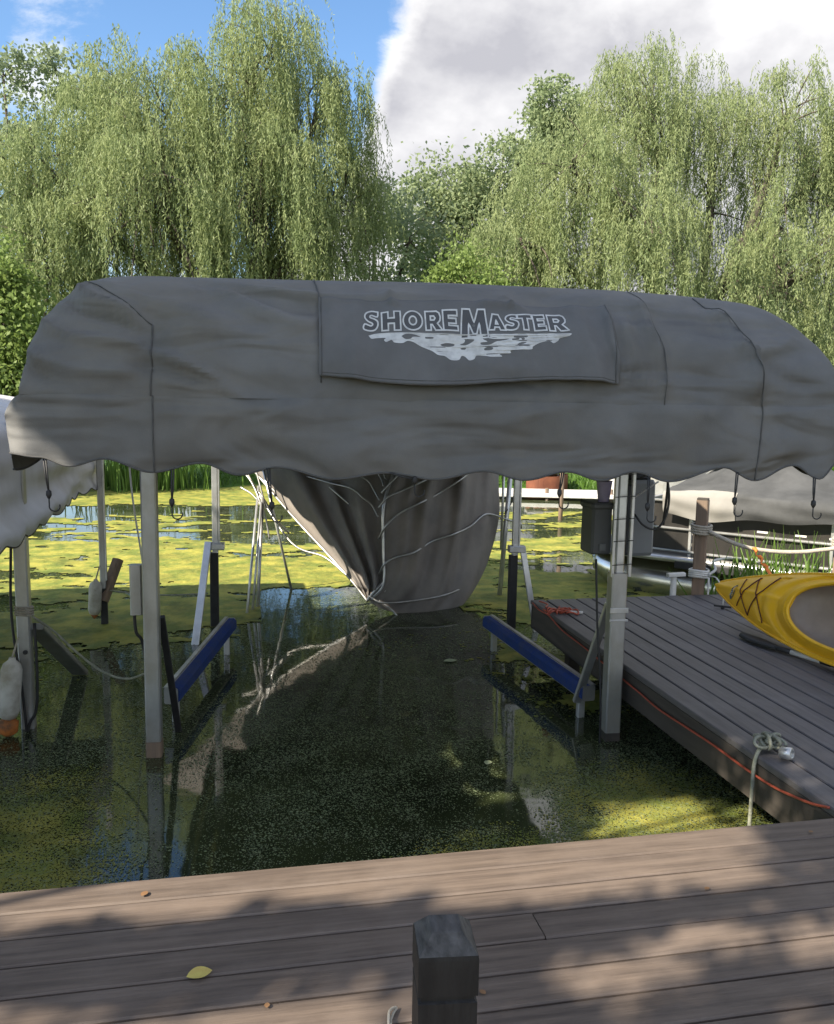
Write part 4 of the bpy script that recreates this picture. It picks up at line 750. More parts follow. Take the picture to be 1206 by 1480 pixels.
a = np.linspace(0, 2*np.pi, 90); e = 2/2.3; cs, sn = np.cos(a), np.sin(a); sc_, wc_ = KC+KA*1.005*np.sign(cs)*np.abs(cs)**e, KB2*1.005*np.sign(sn)*np.abs(sn)**e
MB().add(*tube(K(sc_, wc_, deckh(sc_, np.clip(wc_/beam(sc_), -1, 1))+.001), .0135, 8, False)).build('coaming', M['kayak'], kay, True)
MB().add(*rounded_box(0, 1, 0, 1, 0, 1)) if False else None
sv, sf = rounded_box(-.17, .17, -.17, .17, 0, .05); sv = np.array(sv); mesh_obj('seat', K(1.68+sv[:, 1], sv[:, 0], -.115+sv[:, 2]*.6), sf, M['blackrub'], kay)
def lace(pts):
    s, w = np.array([p for p in pts]).T; n = 16; S2 = np.concatenate([np.linspace(s[i], s[i+1], n) for i in range(len(s)-1)]); W2 = np.concatenate([np.linspace(w[i], w[i+1], n) for i in range(len(s)-1)])
    keep = np.concatenate([[True], (np.diff(S2)**2+np.diff(W2)**2) > 1e-9]); S2, W2 = S2[keep], W2[keep]
    MB().add(*tube(K(S2, W2, deckh(S2, np.clip(W2/beam(S2), -.98, .98))+.006), .004, 6)).build('deck_lace', M['lace'], kay, True)
def kp(s, w): return (s, w-.072*s+.02)
lace([kp(.288, .095), kp(.332, -.013), kp(.461, -.137), kp(.592, .182)]); lace([kp(.321, -.105), kp(.423, .139)]); lace([kp(.407, .135), kp(.636, -.148)])
a = np.linspace(0, 2*np.pi, 24); s_, w_ = .245+.022*np.cos(a)+.012*np.sin(a), -.022+.055*np.sin(a)
vv_ = K(s_, w_, deckh(s_, w_/beam(s_))+.004); mesh_obj('bow_sticker', np.vstack([vv_, vv_.mean(0, keepdims=True)]), [(i, (i+1) % 24, 24) for i in range(24)], M['sticker'], kay)
s_, w_ = .245+.016*np.cos(a)+.009*np.sin(a), -.022+.046*np.sin(a); vv_ = K(s_, w_, deckh(s_, w_/beam(s_))+.0055)
stk = MB()
for w0 in np.linspace(-.055, .015, 6): stk.add(*bar(K(.238+.1*(w0+.02), w0, deckh(.24, 0)+.003), K(.252+.1*(w0+.02), w0+.004, deckh(.24, 0)+.003), .005, .003, .001))
stk.build('sticker_lettering', M['white'], kay)
pdl = thing('paddle', 'black kayak paddle with white shaft sections lying along the kayak', 'paddle', (3.36, 4.8, .46))
p0, p1, p2, p3 = np.array([3.335, 5.17, .475]), np.array([3.375, 4.76, .478]), np.array([3.49, 4.42, .478]), np.array([3.75, 3.6, .478])
t = np.linspace(0, 1, 24); wid = .085*np.sin(np.pi*np.clip(t*.93+.05, 0, 1))**.6*(1-.45*t); ax = (p1-p0); sx = np.cross(ax, (0, 0, 1)); sx /= np.linalg.norm(sx)
V = []; 
for i in range(24):
    c = p0+ax*t[i]
    for q, h in ((-1, -.006), (-.5, .008), (0, .014), (.5, .008), (1, -.006), (0, -.006)): V.append(c+sx*q*wid[i]+np.array([0, 0, h]))
mesh_obj('blade', np.array(V), grid_faces(24, 6, True)+[tuple(range(6))[::-1], tuple(range(138, 144))], M['blackrub'], pdl, True)
dd = (p3-p1)/np.linalg.norm(p3-p1)
for a_, b_, r, mt in ((-.06, .05, .016, 'blackrub'), (.05, .26, .0165, 'white'), (.26, .33, .018, 'blackrub'), (.33, .72, .015, 'blackrub'), (.72, .95, .0165, 'white'), (.95, 1.2, .015, 'blackrub')):
    MB().add(*tube(np.array([p1+dd*a_, p1+dd*(b_-.001)]), r, 10)).build('shaft', M[mt], pdl, True)

# ------------------------------------------------------------------ pontoon boat
pb = thing('pontoon_boat', 'pontoon boat with dark side panels under a grey fabric cover, moored beyond the side dock', 'boat', (5.5, 8.5, 0))
BA = np.array([3.66, 8.98, 0]); bd = np.array([.66, -.75, 0]); bd /= np.linalg.norm(bd); bn = np.array([.75, .66, 0]); bn /= np.linalg.norm(bn)
def BW(a, b, z): a, b, z = np.broadcast_arrays(np.asarray(a, float), np.asarray(b, float), np.asarray(z, float)); return BA+a[..., None]*bd+b[..., None]*bn+z[..., None]*CZ
BLn, BWd = 6.2, 2.35
ol = curve([(.0, BWd-.35), (.0, .42), (.06, .16), (.25, .02), (.6, 0), (3, 0), (BLn, 0)], 60); ol = np.vstack([ol, [(BLn, BWd), (.3, BWd), (.08, BWd-.12)]])
nb_ = len(ol); V = np.concatenate([BW(ol[:, 0], ol[:, 1], .40), BW(ol[:, 0], ol[:, 1], .455)]); F = [(i, (i+1) % nb_, nb_+(i+1) % nb_, nb_+i) for i in range(nb_)]+[tuple(range(nb_))[::-1], tuple(range(nb_, 2*nb_))]
mesh_obj('deck', V, F, M['coverlight'], pb)
MB().add(*tube(np.vstack([BW(ol[:60, 0], ol[:60, 1], .428)]), .034, 8)).build('rub_rail', M['alubright'], pb, True)
MB().add(*bar(BW(1.15, -.022, .375), BW(BLn, -.022, .375), .03, .075, .006, side=bn)).build('rub_strip', M['blackrub'], pb)
for b0 in (.38, BWd-.38):
    s = np.array([.05, .12, .3, .55, .8, 1.1, 5.9, 6.1]); r = np.array([.03, .12, .2, .255, .28, .29, .29, .2]); zc = np.array([.30, .25, .19, .15, .13, .12, .12, .12])
    MB().add(*tube(BW(s, np.full(8, b0), zc), r, 24)).build('pontoon', M['pontoon'], pb, True)
RAILS = [(.72, 0.10, BLn-.1, .10)]
def rail(a0, b0, a1, b1, z, r=.014): return MB().add(*tube(np.array([BW(a0, b0, z), BW(a1, b1, z)]), r, 8)).build('rail', M['alubright'], pb, True)
for z in (.50, .735, 1.02):
    rail(.75, .085, BLn-.1, .085, z); rail(.75, .10, .75, BWd-.1, z)
pos = [.75, 1.25, 2.6, 4.0, 5.4]
for i, a0 in enumerate(pos): MB().add(*bar(BW(a0, .10, .455), BW(a0, .10, 1.03), .03, .03, .004, side=bn)).build('stanchion', M['alubright'], pb)
for a0, a1 in zip(pos[:-1], pos[1:]): MB().add(*bar(BW((a0+a1)/2, .115, .49), BW((a0+a1)/2, .115, 1.02), a1-a0-.04, .008, .002, side=bd)).build('side_panel', M['fence'], pb)
MB().add(*bar(BW(.765, BWd/2, .49), BW(.765, BWd/2, 1.02), BWd-.3, .008, .002, side=bn)).build('end_panel', M['fence'], pb)
# fabric cover: skirt over the rail, humped top with two poled peaks
ca = np.linspace(1.0, BLn+.1, 110); cb = np.linspace(0, 1, 40); A2, B2 = np.meshgrid(ca, cb, indexing='ij')
def coverz(a, y):
    z = 1.13+.12*np.sin(np.pi*np.clip(y/BWd, 0, 1))+.10*np.exp(-((a-1.9)/.5)**2)*np.exp(-((y-1.0)/.7)**2)+.26*np.exp(-np.abs(a-2.05)/.26)*np.exp(-((y-1.0)/.45)**2)+.12*np.exp(-((a-1.5)/.22)**2)*np.exp(-((y-.8)/.5)**2)
    return z+.02*snoise(np.stack([a, y], -1), 4.5, 61, 3)
G = []
prof_b = np.concatenate([np.full(10, -.01), np.linspace(0, BWd, 30)])
for j in range(40):
    if j < 10:
        t = j/10; z = .905+.02*np.sin(ca*3+1)+.02*np.sin(ca*7.7)-.03*np.exp(-((ca-1.7)/.5)**2); z = z+(1.15-z)*t; y = -.015-.05*np.sin(np.pi*t)*(1+.6*np.sin(ca*9+np.sin(ca*4)*2))*.6+.02*np.sin(ca*5+t*7)*t*(1-t)*3
        G.append(BW(ca, y, z))
    else:
        y = prof_b[j]+.03; G.append(BW(ca, np.full(len(ca), y), coverz(ca, np.full(len(ca), y))))
G = np.stack(G); mesh_obj('fabric_cover', G.reshape(-1, 3), grid_faces(40, 110), M['covergrey'], pb, True)
i0 = int(np.argmin(np.abs(ca-1.78))); G2 = G[:11, :i0]+np.array(-bn)*.012; mesh_obj('cover_skirt_lit', G2.reshape(-1, 3), grid_faces(11, i0), M['coverlight'], pb, True)  # sunlit left end of the skirt coloured paler than its shaded rest
rb2 = curve([(1.15, .9, 1.30), (1.25, .35, 1.34), (1.8, .1, 1.30)], 10)
for a0, b0, h in ((1.55, .95, .34), (1.30, .9, .26)): MB().add(*tube(np.array([BW(a0-.25, b0, 1.2), BW(a0, b0, 1.2+h*.8), BW(a0+.3, b0+.1, 1.18)]), .014, 7)).build('bow_frame', M['alubright'], pb, True)
pkv = BW(2.08, .95, 1.50); ang = np.linspace(0, 2*np.pi, 40, endpoint=False); rr = np.array([.05, .10, .17, .24, .34]); hh = np.array([0, -.05, -.16, -.30, -.42]); V = []
for r_, h_ in zip(rr, hh): V.append(pkv+np.stack([r_*(1+.18*np.sin(ang*7)*min(1, r_*5))*np.cos(ang), r_*.9*(1+.18*np.sin(ang*7))*np.sin(ang), h_+0*ang], 1))
mesh_obj('cover_peak', np.concatenate(V), grid_faces(5, 40, True)+[tuple(range(40))[::-1]], M['covergrey'], pb, True)
for a0 in (1.95, 2.3, 2.6): MB().add(*bar(BW(a0, -.03, .80), BW(a0+.10, -.03, .80), .015, .02, .003)).build('cover_tie', M['white'], pb)

# ------------------------------------------------------------------ far bank things
mp_ = thing('mooring_pole', 'thin yellowish pole standing in the pond beyond the lift', 'pole', (5.45, 14.1, 0)); MB().add(*tube(np.array([(5.45, 14.1, -.5), (5.47, 14.1, 1.5)]), .04, 10)).build('shaft', M['oldwood'], mp_, True); MB().add(*tube(np.array([(5.47, 14.1, 1.5), (5.47, 14.1, 1.54)]), .05, 10)).build('cap', M['fascia'], mp_)
mb_ = thing('moored_boat', 'small red brown boat with a white top at the far bank', 'boat', (6.9, 19.2, 0))
def hull(c, d, Ln, B, H, mat, parent, name='hull'):
    c = np.array(c); d = np.array(d)/np.linalg.norm(d); n_ = np.array([-d[1], d[0], 0]); G = []
    for t in np.linspace(-1, 1, 17):
        w = B/2*(1-abs(t)**3.2)+.03; G.append([c+d*t*Ln/2+n_*q*w*f+np.array([0, 0, z]) for q, f, z in ((-1, 1, H*(1+.15*t*t)), (-1, .8, .05), (0, .3, -.1), (1, .8, .05), (1, 1, H*(1+.15*t*t)))])
    return mesh_obj(name, np.array(G).reshape(-1, 3), grid_faces(17, 5), M[mat], parent)
hull((6.95, 18.9, 0), (1, -.25, 0), .95, .6, .36, 'hullred', mb_); MB().add(*bar((6.5, 19.0, .47), (7.35, 18.8, .47), .6, .05, .02, side=(0, 1, 0))).build('white_top', M['white'], mb_)
for x, y in ((6.62, 18.8), (7.2, 18.65), (6.68, 19.15), (7.25, 19.0)): MB().add(*tube(np.array([(x, y, .3), (x, y, .45)]), .02, 6)).build('top_support', M['alubright'], mb_)
fd = thing('far_dock', 'low grey dock lying on the far side of the pond', 'dock', (6.3, 17.6, 0)); MB().add(*bar((5.0, 17.9, .10), (7.9, 17.1, .10), 1.0, .09, .01, side=(.25, 1, 0))).build('deck', M['white'], fd)
for x, y in ((5.1, 17.5), (6.3, 17.1), (7.6, 16.8)): MB().add(*tube(np.array([(x, y, -.4), (x, y, .25)]), .04, 8)).build('support_post', M['oldwood'], fd)
mb3 = thing('moored_boat', 'pale covered boat at the far bank behind the front lift pole', 'boat', (9.5, 18.2, 0)); hull((9.6, 18.0, 0), (1, -.15, 0), 3.2, 1.3, .45, 'white', mb3); hull((9.6, 18.0, .42), (1, -.15, 0), 2.9, 1.2, .25, 'covergrey', mb3, 'cover')
hs_ = thing('house', 'pale house with grey roof among the trees at the right edge', 'house', (35, 42, .8))
MB().add(*box(29.5, 38.5, 39.5, 47, .6, 4.0)).build('wall', M['siding'], hs_)
V = np.array([(29.0, 39.0, 3.95), (39, 39.0, 3.95), (39, 47.5, 3.95), (29.0, 47.5, 3.95), (30.5, 43.2, 6.2), (37.5, 43.2, 6.2)]); rf = mesh_obj('roof', V, [(0, 1, 5, 4), (1, 2, 5), (2, 3, 4, 5), (3, 0, 4), (3, 2, 1, 0)], M['roofm'], hs_)
MB().add(*bar((29.0, 38.98, 3.88), (39, 38.98, 3.88), .05, .22)).build('fascia', M['white'], rf)
for x in (30.2, 32.4, 34.6, 36.8):
    w_ = MB().add(*bar((x, 39.46, 2.0), (x, 39.46, 3.3), 1.3, .06, side=(1, 0, 0))).build('window', M['white'], hs_); MB().add(*bar((x, 39.42, 2.08), (x, 39.42, 3.22), 1.1, .03, side=(1, 0, 0))).build('pane', M['glass'], w_)
MB().add(*bar((29.3, 38.2, 2.95), (35.5, 38.2, 2.95), 1.9, .18, side=(0, 1, .25))).build('porch_roof', M['salmon'], hs_)

# ------------------------------------------------------------------ trees and plants
def unit(v): return v/np.maximum(np.linalg.norm(v, axis=-1, keepdims=True), 1e-9)
def leaf_quads(P, D, Ln, W):
    n = len(P); s = unit(np.cross(D, rng.normal(0, 1, (n, 3)))); Ln = np.broadcast_to(Ln, (n,))[:, None]; W = np.broadcast_to(W, (n,))[:, None]
    b = P+D*Ln*.45; return np.stack([P, b+s*W*.5, P+D*Ln, b-s*W*.5], 1).astype(np.float32)
def limb(mbx, a, b, r0, r1, bend=.3, n=9):
    a = np.array(a, float); b = np.array(b, float); t = np.linspace(0, 1, n)[:, None]; L_ = np.linalg.norm(b-a)
    k = rng.normal(0, 1, 3)*np.array([1, 1, .4])*bend*.12*L_; P = a+(b-a)*t+np.sin(np.pi*t)*k+np.array([0, 0, 1])*np.sin(np.pi*t)*bend*.25*L_*.5
    mbx.add(*tube(P, np.linspace(r0, r1, n), 8)); return P
def willow(label, base, lobes, mat, zlow, trunk_r=.38, group='weeping willows on the far bank'):
    t = thing('willow_tree', label, 'tree', tuple(base), group); base = np.array(base, float); tm = MB(); lm = MB()
    fork = base+np.array([rng.normal(0, .3), 0, 3.2]); limb(tm, base, fork, trunk_r*1.3, trunk_r, .1)
    out = []
    for (cx, cy, zt, r, nc, lmin, lmax, zb) in lobes:
        tgt = np.array([cx, cy, zt-1.2]); LP = limb(lm, fork, tgt, trunk_r*.55, .05, .5, 14)
        for k in range(int(nc*1.8)):
            rad = r*math.sqrt(rng.uniform()); th = rng.uniform(0, 2*math.pi); ex = .8+.2*rng.uniform()
            x0 = cx+rad*math.cos(th); y0 = cy+rad*math.sin(th)*.85; z0 = zt-(rad/r)**2*(.9+.35*r)+rng.normal(0, .34)
            if rng.uniform() < .72: z0 -= rng.exponential(2.5)
            z0 = max(z0, zb+.8)
            if k % 3 == 0:
                q = LP[int(rng.integers(7, 14))]; limb(lm, q, (x0, y0, z0-.05), .035, .008, .7, 7)
            outd = np.array([math.cos(th), math.sin(th)])*(.4+.6*rad/r)+rng.normal(0, .25, 2)
            m = int(rng.integers(11, 24)); spread = .09+.20*rng.uniform(); sway = rng.normal(0, .05, 2)
            cl = rng.uniform(lmin, lmax)
            st = np.concatenate([rng.normal(0, spread, (m, 2)), rng.normal(0, .16, (m, 1))], 1)+np.array([x0, y0, z0])
            ls = np.minimum(cl*rng.uniform(.35, 1.1, m), np.maximum(st[:, 2]-zb-rng.uniform(0, .9, m), .4))
            for i in range(m):
                s = np.arange(0, ls[i], .053)+rng.uniform(0, .05); kx = rng.uniform(.12, .5)
                o2 = outd*kx+rng.normal(0, .1, 2)
                f = (1-np.exp(-1.8*s))[:, None]; ph = rng.uniform(0, 6)
                xy = st[i, :2]+o2*f+sway*s[:, None]+.03*np.stack([np.sin(s*2.3+ph), np.cos(s*1.9+ph)], 1)
                z = st[i, 2]+.40*s*np.exp(-2.2*s)-s*(1-.35*np.exp(-1.5*s)); out.append(np.column_stack([xy, z]))
    P = np.concatenate(out); n = len(P); D = rng.normal(0, .40, (n, 3)); D[:, 2] -= .9; D = unit(D); P = P+rng.normal(0, .012, (n, 3))
    quads_obj('crown', leaf_quads(P, D, rng.uniform(.09, .155, n), rng.uniform(.018, .034, n)), mat, t)
    tm.build('trunk', M['bark'], t, True); lm.build('limbs', M['bark'], t, True); return n
def broad(label, base, lobes, mat, size=.13, nper=170, clumps=1.0, name='broadleaf_tree', cat='tree', trunk_r=.22, group='trees on the far bank', rad=.55):
    """lobes: (x, y, z, rx, rz); leaf clumps scattered in the shell of each"""
    t = thing(name, label, cat, tuple(base), 'leafy trees on the far bank' if cat == 'tree' else 'bushes on the far bank'); tm = MB(); lm = MB(); base = np.array(base, float)
    zc = np.mean([l[2] for l in lobes]); fork = np.array([base[0], base[1], base[2]+(zc-base[2])*.45]); limb(tm, base, fork, trunk_r, trunk_r*.7, .1); out = []
    for (x, y, z, rx, rz) in lobes:
        limb(lm, fork, (x, y, z), trunk_r*.5, .03, .3, 9); nc = int(clumps*30*rx*rx*max(rz, .5)**.5)+4
        for k in range(nc):
            d = unit(rng.normal(0, 1, 3)); rr = rng.uniform(.35, 1.05)**.6; c = np.array([x, y, z])+d*np.array([rx, rx, rz])*rr*(1+.12*math.sin(d[0]*7+d[2]*5))
            if rng.uniform() < .25: limb(lm, (x, y, z-.2*rz), c, .025, .006, .3, 6)
            m = int(nper*rng.uniform(.5, 1.3)); rc = rad*rng.uniform(.5, 1.1); q = rng.normal(0, 1, (m, 3))*np.array([rc, rc, rc*.6])*.55; out.append(np.column_stack([c+q, np.full(m, 1.)]))
    P = np.concatenate(out)[:, :3]; n = len(P); D = rng.normal(0, 1, (n, 3)); D[:, 2] -= .35; D = unit(D)
    quads_obj('crown', leaf_quads(P, D, rng.uniform(.7, 1.3, n)*size, rng.uniform(.45, .7, n)*size), mat, t)
    tm.build('trunk', M['bark'], t, True); lm.build('limbs', M['bark'], t, True); return n
cnt = 0
cnt += willow('tall weeping willow with hanging yellow green curtains, left half of the far bank', (-.8, 25.3, .3),
  [(-1.5, 25.2, 11.3, 2.3, 60, 1.6, 4.2, 3.2), (.75, 25.4, 12.9, 1.5, 40, 1.4, 3.6, 4.0), (2.2, 25.5, 11.1, 1.5, 40, 1.4, 3.4, 4.6), (-3.2, 24.6, 10.7, 1.7, 40, 1.5, 3.6, 3.2), (-5.0, 23.6, 8.4, 1.5, 34, 1.4, 3.4, 2.4), (-2.2, 23.2, 8.6, 2.0, 46, 1.6, 4.0, 2.6), (.6, 24.0, 9.2, 1.6, 44, 1.4, 3.4, 3.0), (3.0, 25.2, 9.2, 1.0, 30, 1.2, 2.8, 4.4), (1.9, 24.4, 7.2, 1.2, 26, 1.2, 2.6, 3.6), (-4.6, 22.6, 6.2, 1.3, 26, 1.2, 2.8, 1.4)], M['willow'], 3)
cnt += willow('broad weeping willow filling the right half of the far bank', (13.6, 25.2, .3),
  [(11.6, 25.2, 12.4, 1.9, 44, 1.4, 3.6, 3.2), (9.5, 24.6, 10.0, 1.9, 44, 1.4, 3.6, 3.0), (14.3, 25.6, 12.0, 1.6, 30, 1.3, 3.2, 5.0), (16.6, 25.2, 12.2, 1.7, 36, 1.4, 3.6, 3.0), (19.2, 25.2, 11.2, 2.0, 40, 1.4, 3.6, 2.6), (7.7, 24.0, 7.8, 1.5, 32, 1.2, 3.0, 2.6), (11.0, 22.9, 8.3, 1.6, 36, 1.2, 3.2, 2.6), (13.6, 22.4, 6.7, .75, 22, 1.0, 2.2, 3.6), (15.4, 23.2, 8.3, 1.0, 20, 1.3, 2.6, 3.8), (17.6, 22.9, 7.6, 1.3, 28, 1.2, 2.8, 3.0)], M['willow2'], 3)
cnt += broad('pale leafy tree in the gap between the two willows', (4.7, 28.5, .4), [(4.4, 28.5, 7.9, 1.1, 1.2), (5.5, 28.3, 7.3, 1.1, 1.2), (4.0, 28.4, 5.6, 1.0, 1.1), (5.3, 28.2, 4.8, 1.3, 1.2)], M['leafblue'], .15, 60, .62, rad=.65)
cnt += broad('tall leafy tree rising behind the left edge of the right willow', (8.0, 30.5, .5), [(7.4, 30.5, 9.3, 1.4, 1.2), (9.2, 30.6, 10.0, 1.3, 1.3), (6.4, 30.2, 8.4, 1.3, 1.4), (8.2, 30, 8.2, 1.7, 1.4), (7.2, 29.8, 6.2, 1.6, 1.4), (9.6, 30, 7.2, 1.4, 1.5)], M['leaf'], .16, 85, .62, rad=.7)
cnt += broad('dark pointed treetop showing above the right willow', (11.4, 31.5, .5), [(11.3, 31.5, 12.6, .9, 1.3), (12.1, 31.6, 11.6, 1.2, 1.3), (10.6, 31.4, 11.0, 1.0, 1.3)], M['leaf'], .16, 120, .9)
cnt += broad('bright round shrub below the gap between the willows', (6.0, 22.4, .2), [(5.9, 22.4, 5.1, 1.0, .9), (6.7, 22.5, 4.3, 1.1, 1.0), (5.1, 22.4, 3.6, 1.0, 1.0), (6.2, 22.2, 2.6, 1.3, 1.0)], M['leafbright'], .12, 150, 1.0, 'shrub', 'shrub', .1)
cnt += broad('airy grey green tree with open branches at the left edge', (-7.0, 32, .5), [(-7.4, 32, 12.4, .8, .8), (-5.6, 32.2, 12.4, 1.0, .9), (-4.3, 32.4, 11.9, .9, .8), (-6.6, 32, 10.8, .9, .9), (-8.0, 31.8, 10.0, 1.0, 1.1), (-5.0, 32.1, 10.2, .9, .8), (-7.0, 31.8, 8.4, 1.2, 1.2)], M['leafblue'], .17, 80, .62, trunk_r=.2, rad=.6)
cnt += broad('dense bright green bush low at the left edge behind the white canopy', (-4.7, 18.9, .1), [(-4.6, 18.9, 3.6, 1.0, 1.0), (-5.5, 19.0, 4.3, 1.1, 1.1), (-4.2, 18.8, 2.3, .9, .9), (-5.4, 18.8, 2.4, 1.2, 1.1), (-4.9, 18.6, 1.2, 1.2, .9)], M['leafbright'], .11, 170, 1.1, 'bush', 'bush', .1)
cnt += broad('dark green bush at the right edge under the right willow', (17.8, 24.5, .2), [(17.5, 24.4, 2.2, 1.4, 1.2), (19.4, 24.4, 2.6, 1.5, 1.3), (16.2, 24.6, 1.8, 1.2, 1.0)], M['leaf'], .13, 130, .9, 'bush', 'bush', .1)
for (x, y, z, lab) in ((-9.5, 27, 2.6, 'dark bush on the far bank beyond the left willow'), (1.5, 29, 2.2, 'low bush behind the left willow trunk'), (12.5, 29, 2.4, 'low bush behind the right willow trunk'), (23.5, 27, 3.0, 'bush on the far bank beyond the right edge')):
    cnt += broad(lab, (x, y, .4), [(x-1.5, y, z*.75, 1.6, 1.2), (x, y+.3, z, 1.7, 1.5), (x+1.6, y, z*.7, 1.6, 1.2)], M['leaf'], .16, 90, .6, 'bush', 'bush', .1)
# young trees far behind close the view between the big ones
for (x, y, z, lab) in ((-11, 38, 8.5, 'far tree behind the left edge of the pond'), (24, 36, 9.0, 'far tree beside the pale house'), (27.5, 37, 6.0, 'small far tree left of the pale house')):
    cnt += broad(lab, (x, y, .6), [(x-1.2, y, z*.7, 1.7, 1.6), (x+1.2, y, z*.65, 1.6, 1.5), (x, y+.2, z*.9, 1.6, 1.6)], M['leafblue'], .2, 80, .55)
print('leaves', cnt)
# reeds
def reed_bed(label, cx, cy, n, sx, sy, h0, h1, w, zb=0, name='reed_clump'):
    P = np.column_stack([rng.normal(cx, sx, n), rng.normal(cy, sy, n), np.full(n, zb)]); o = blades(name, P, rng.uniform(h0, h1, n), np.full(n, w)*rng.uniform(.7, 1.3, n), M['reed'], .16); return tag(o, label, None, None, 'stuff')
reed_bed('tall reed bed on the far bank seen left of the near lift pole', -2.1, 19.5, 300, .6, .35, .5, 1.1, .045)
reed_bed('bright green reed clump behind the kayak at the end of the dock', 4.62, 6.75, 260, .30, .16, .45, .98, .024, 0)
# fallen leaves
def leaf_obj(label, c, s, ang, mat, name='fallen_leaf', curl=.3, cat='leaf', group=None):
    t = np.linspace(0, 1, 9); w = .36*np.sin(np.pi*t)**.8; V = []
    for i in range(9):
        for q in (-1, 0, 1): V.append((t[i]-.5, q*w[i], .004/s+curl*.25*(q*q*w[i]+.3*(t[i]-.5)**2)))
    V = np.array(V)*s; ca, sa = math.cos(ang), math.sin(ang); V = np.column_stack([V[:, 0]*ca-V[:, 1]*sa, V[:, 0]*sa+V[:, 1]*ca, V[:, 2]])+np.array(c)
    return tag(mesh_obj(name, V, grid_faces(9, 3), M[mat], None, True), label, cat, {'floating_leaf': 'leaves floating on the open water'}.get(name, 'leaves fallen on the front deck'))
leaf_obj('yellow curled leaf lying in the shaded strip of the front deck', (-.115, 2.235, DZ+.003), .070, .25, 'yellowleaf', curl=.9)
leaf_obj('pale leaf floating on the dark water near the left deck edge', (-.66, 2.99, .004), .075, .2, 'paleleaf', 'floating_leaf')
leaf_obj('small white leaf floating in the middle of the open water', (1.60, 6.35, .004), .11, .1, 'paleleaf', 'floating_leaf')
leaf_obj('pale leaf floating on open water below the right bunk', (1.35, 4.45, .004), .06, 1.0, 'paleleaf', 'floating_leaf')
for lab, x, y, s, a in (('tiny brown leaf near the right side of the front deck', 1.47, 2.38, .022, .5), ('tiny brown leaf close behind the black post', .62, 2.03, .022, 2), ('tiny brown leaf on the sunny first board at the left', -.30, 2.66, .03, 1), ('tiny pale leaf on the shaded right end of the front deck', 2.05, 2.66, .02, .3), ('tiny brown leaf left of the black post on the sunlit board', .06, 2.08, .02, 1.4)):
    leaf_obj(lab, (x, y, DZ+.003), s, a, 'brownleaf')

# unseen left bank tree, crown shaped for the broken shade on deck, canopy and water
bank = mesh_obj('left_bank', [(-60, -6, .3), (-5.6, -6, .3), (-5.8, 1.5, .3), (-8.6, 8, .3), (-9.6, 14, .25), (-60, 20, .4), (-5.2, -6, -.3), (-5.4, 1.5, -.3), (-8.2, 8.2, -.3), (-9.3, 14.3, -.3), (-60, 20.5, -.3)], [(0, 1, 2, 3, 4, 5), (1, 6, 7, 2), (2, 7, 8, 3), (3, 8, 9, 4), (4, 9, 10, 5)], M['grassm']); tag(bank, kind='structure')
sv = np.array(SUN); t = thing('shade_tree', 'large leafy tree on the left bank shading the deck, outside the frame', 'tree', (-6.9, .2, .3)); tm = MB(); lm = MB(); out = []
fork = np.array([-6.3, .6, 3.4]); limb(tm, (-6.9, .2, .3), fork, .30, .2, .1)
SH = []
for x in np.linspace(2.05, 2.9, 7):
    for y in (2.3, 2.45, 2.6, 2.72): SH.append((x, y, .45, .11, 150))
for x in np.linspace(-1.2, 1.0, 8): SH.append((x, 2.36+.02*math.sin(x*5), .45, .13, 260))
for x, y in ((1.4, 2.33), (1.7, 2.30), (2.1, 2.28), (2.4, 2.25), (.2, 2.17), (.62, 2.12), (-.1, 2.22), (1.2, 2.16), (.95, 2.1), (1.62, 2.0), (1.3, 1.9), (.7, 1.9), (1.0, 1.75), (2.0, 1.8), (.1, 1.8), (-.4, 1.7), (.4, 1.5), (.2, 1.2)): SH.append((x, y, .45, .12, 130))
for x in np.linspace(-1.5, 2.4, 14):
    for z in (1.75, 1.98, 2.2, 2.45): SH.append((x+rng.normal(0, .06), 3.2+(z-2)*.5*(z > 2), z, .24, 260))
for x, y in ((-.9, 3.3), (-.5, 3.7), (-1.2, 4.0), (-.3, 4.2), (-.9, 4.6), (0, 3.4), (.5, 3.6), (.9, 4.2), (.3, 4.6), (-.6, 5.2), (.2, 5.3), (.8, 5.1), (-1.3, 5.2), (1.3, 3.2), (1.2, 4.9), (1.0, 3.1), (-.2, 5.9), (.7, 6.0), (-1.1, 3.0), (.4, 3.0), (1.3, 5.6), (-.8, 6.2), (1.5, 4.3), (.1, 6.6), (.6, 6.6), (1.0, 6.4), (.2, 7.2), (.7, 7.3), (1.1, 7.0), (1.4, 6.6), (0, 7.8), (.5, 7.8), (.95, 7.6), (1.3, 7.3), (1.5, 5.2), (1.1, 5.9), (-.3, 6.6), (-.3, 7.2)): SH.append((x, y, .0, .30, 330))
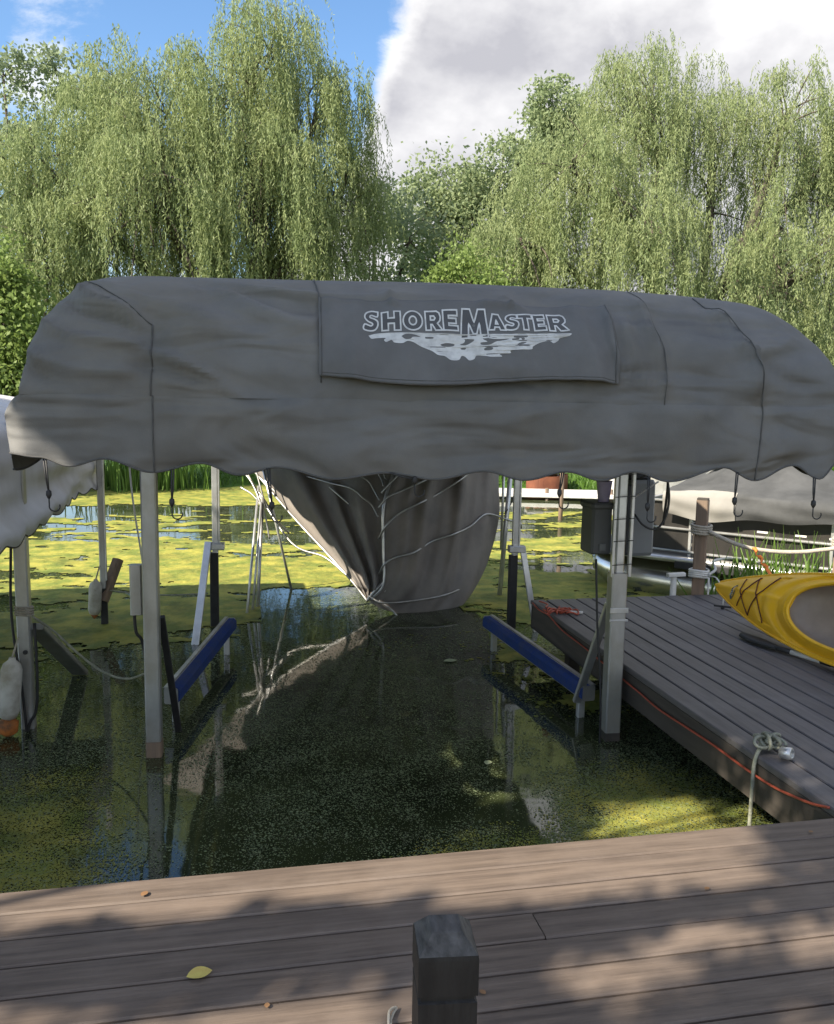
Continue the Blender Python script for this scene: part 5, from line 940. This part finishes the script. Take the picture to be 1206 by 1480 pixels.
for x in np.arange(2.35, 4.3, .33):
    for y in np.arange(2.95, 5.4, .36): SH.append((x+rng.normal(0, .04), y, .5, .25, 190))
SH += [(.33, 1.32, 1.1, .16, 260), (.33, 1.33, .85, .16, 200)]
for x in np.arange(-.2, 1.5, .24):
    for y in np.arange(2.95, 4.3, .26): SH.append((x+rng.normal(0, .04), y, .0, .2, 90))
for x in np.arange(-.3, 1.75, .3):
    for y in np.arange(4.2, 8.1, .33): SH.append((x+rng.normal(0, .05), y, .0, .26, 110))
for (x, y, z, r, m) in SH:
    c = np.array([x, y, z])+sv*rng.uniform(6.6, 8.6); out.append(c+rng.normal(0, r*.62, (m, 3)))
    if rng.uniform() < .05: limb(lm, fork, c, .03, .008, .3, 8)
P = np.concatenate(out)
def cast(z): return P[:, :2]-sv[:2]*((P[:, 2]-z)/sv[2])[:, None]
g = cast(.45); w_ = .05*np.sin(g[:, 0]*6)+.03*np.sin(g[:, 0]*15+1)
gap = (g[:, 0] > -1.3) & (g[:, 0] < 1.93-.6*(2.76-g[:, 1])+.1*np.sin(g[:, 1]*9)) & (g[:, 1] > 2.53+w_*.7-.13*np.clip(g[:, 0]+.2, 0, 1.5)) & (g[:, 1] < 2.95)
gap |= (g[:, 0] > .75) & (g[:, 0] < 2.1) & (g[:, 1] > 2.0+w_) & (g[:, 1] < 2.17+w_)
gap |= (g[:, 0] < .34) & (g[:, 1] < 2.13+w_+.06*(g[:, 0] < -.4)) & (g[:, 1] > 1.7)
g = cast(0.0); gap |= (g[:, 0] > 1.72) & (g[:, 0] < 2.28) & (g[:, 1] > 3.30) & (g[:, 1] < 3.90)
tx = (P[:, 0]+.76)/sv[0]; hy, hz = P[:, 1]-sv[1]*tx, P[:, 2]-sv[2]*tx; gap |= (hy > 3.0) & (hy < 3.9) & (hz > 1.70) & (hz < 2.02)
P = P[~gap]; n = len(P); D = unit(rng.normal(0, 1, (n, 3))); quads_obj('crown', leaf_quads(P, D, rng.uniform(.08, .13, n), rng.uniform(.05, .08, n)), M['leaf'], t); tm.build('trunk', M['bark'], t, True); lm.build('limbs', M['bark'], t, True)
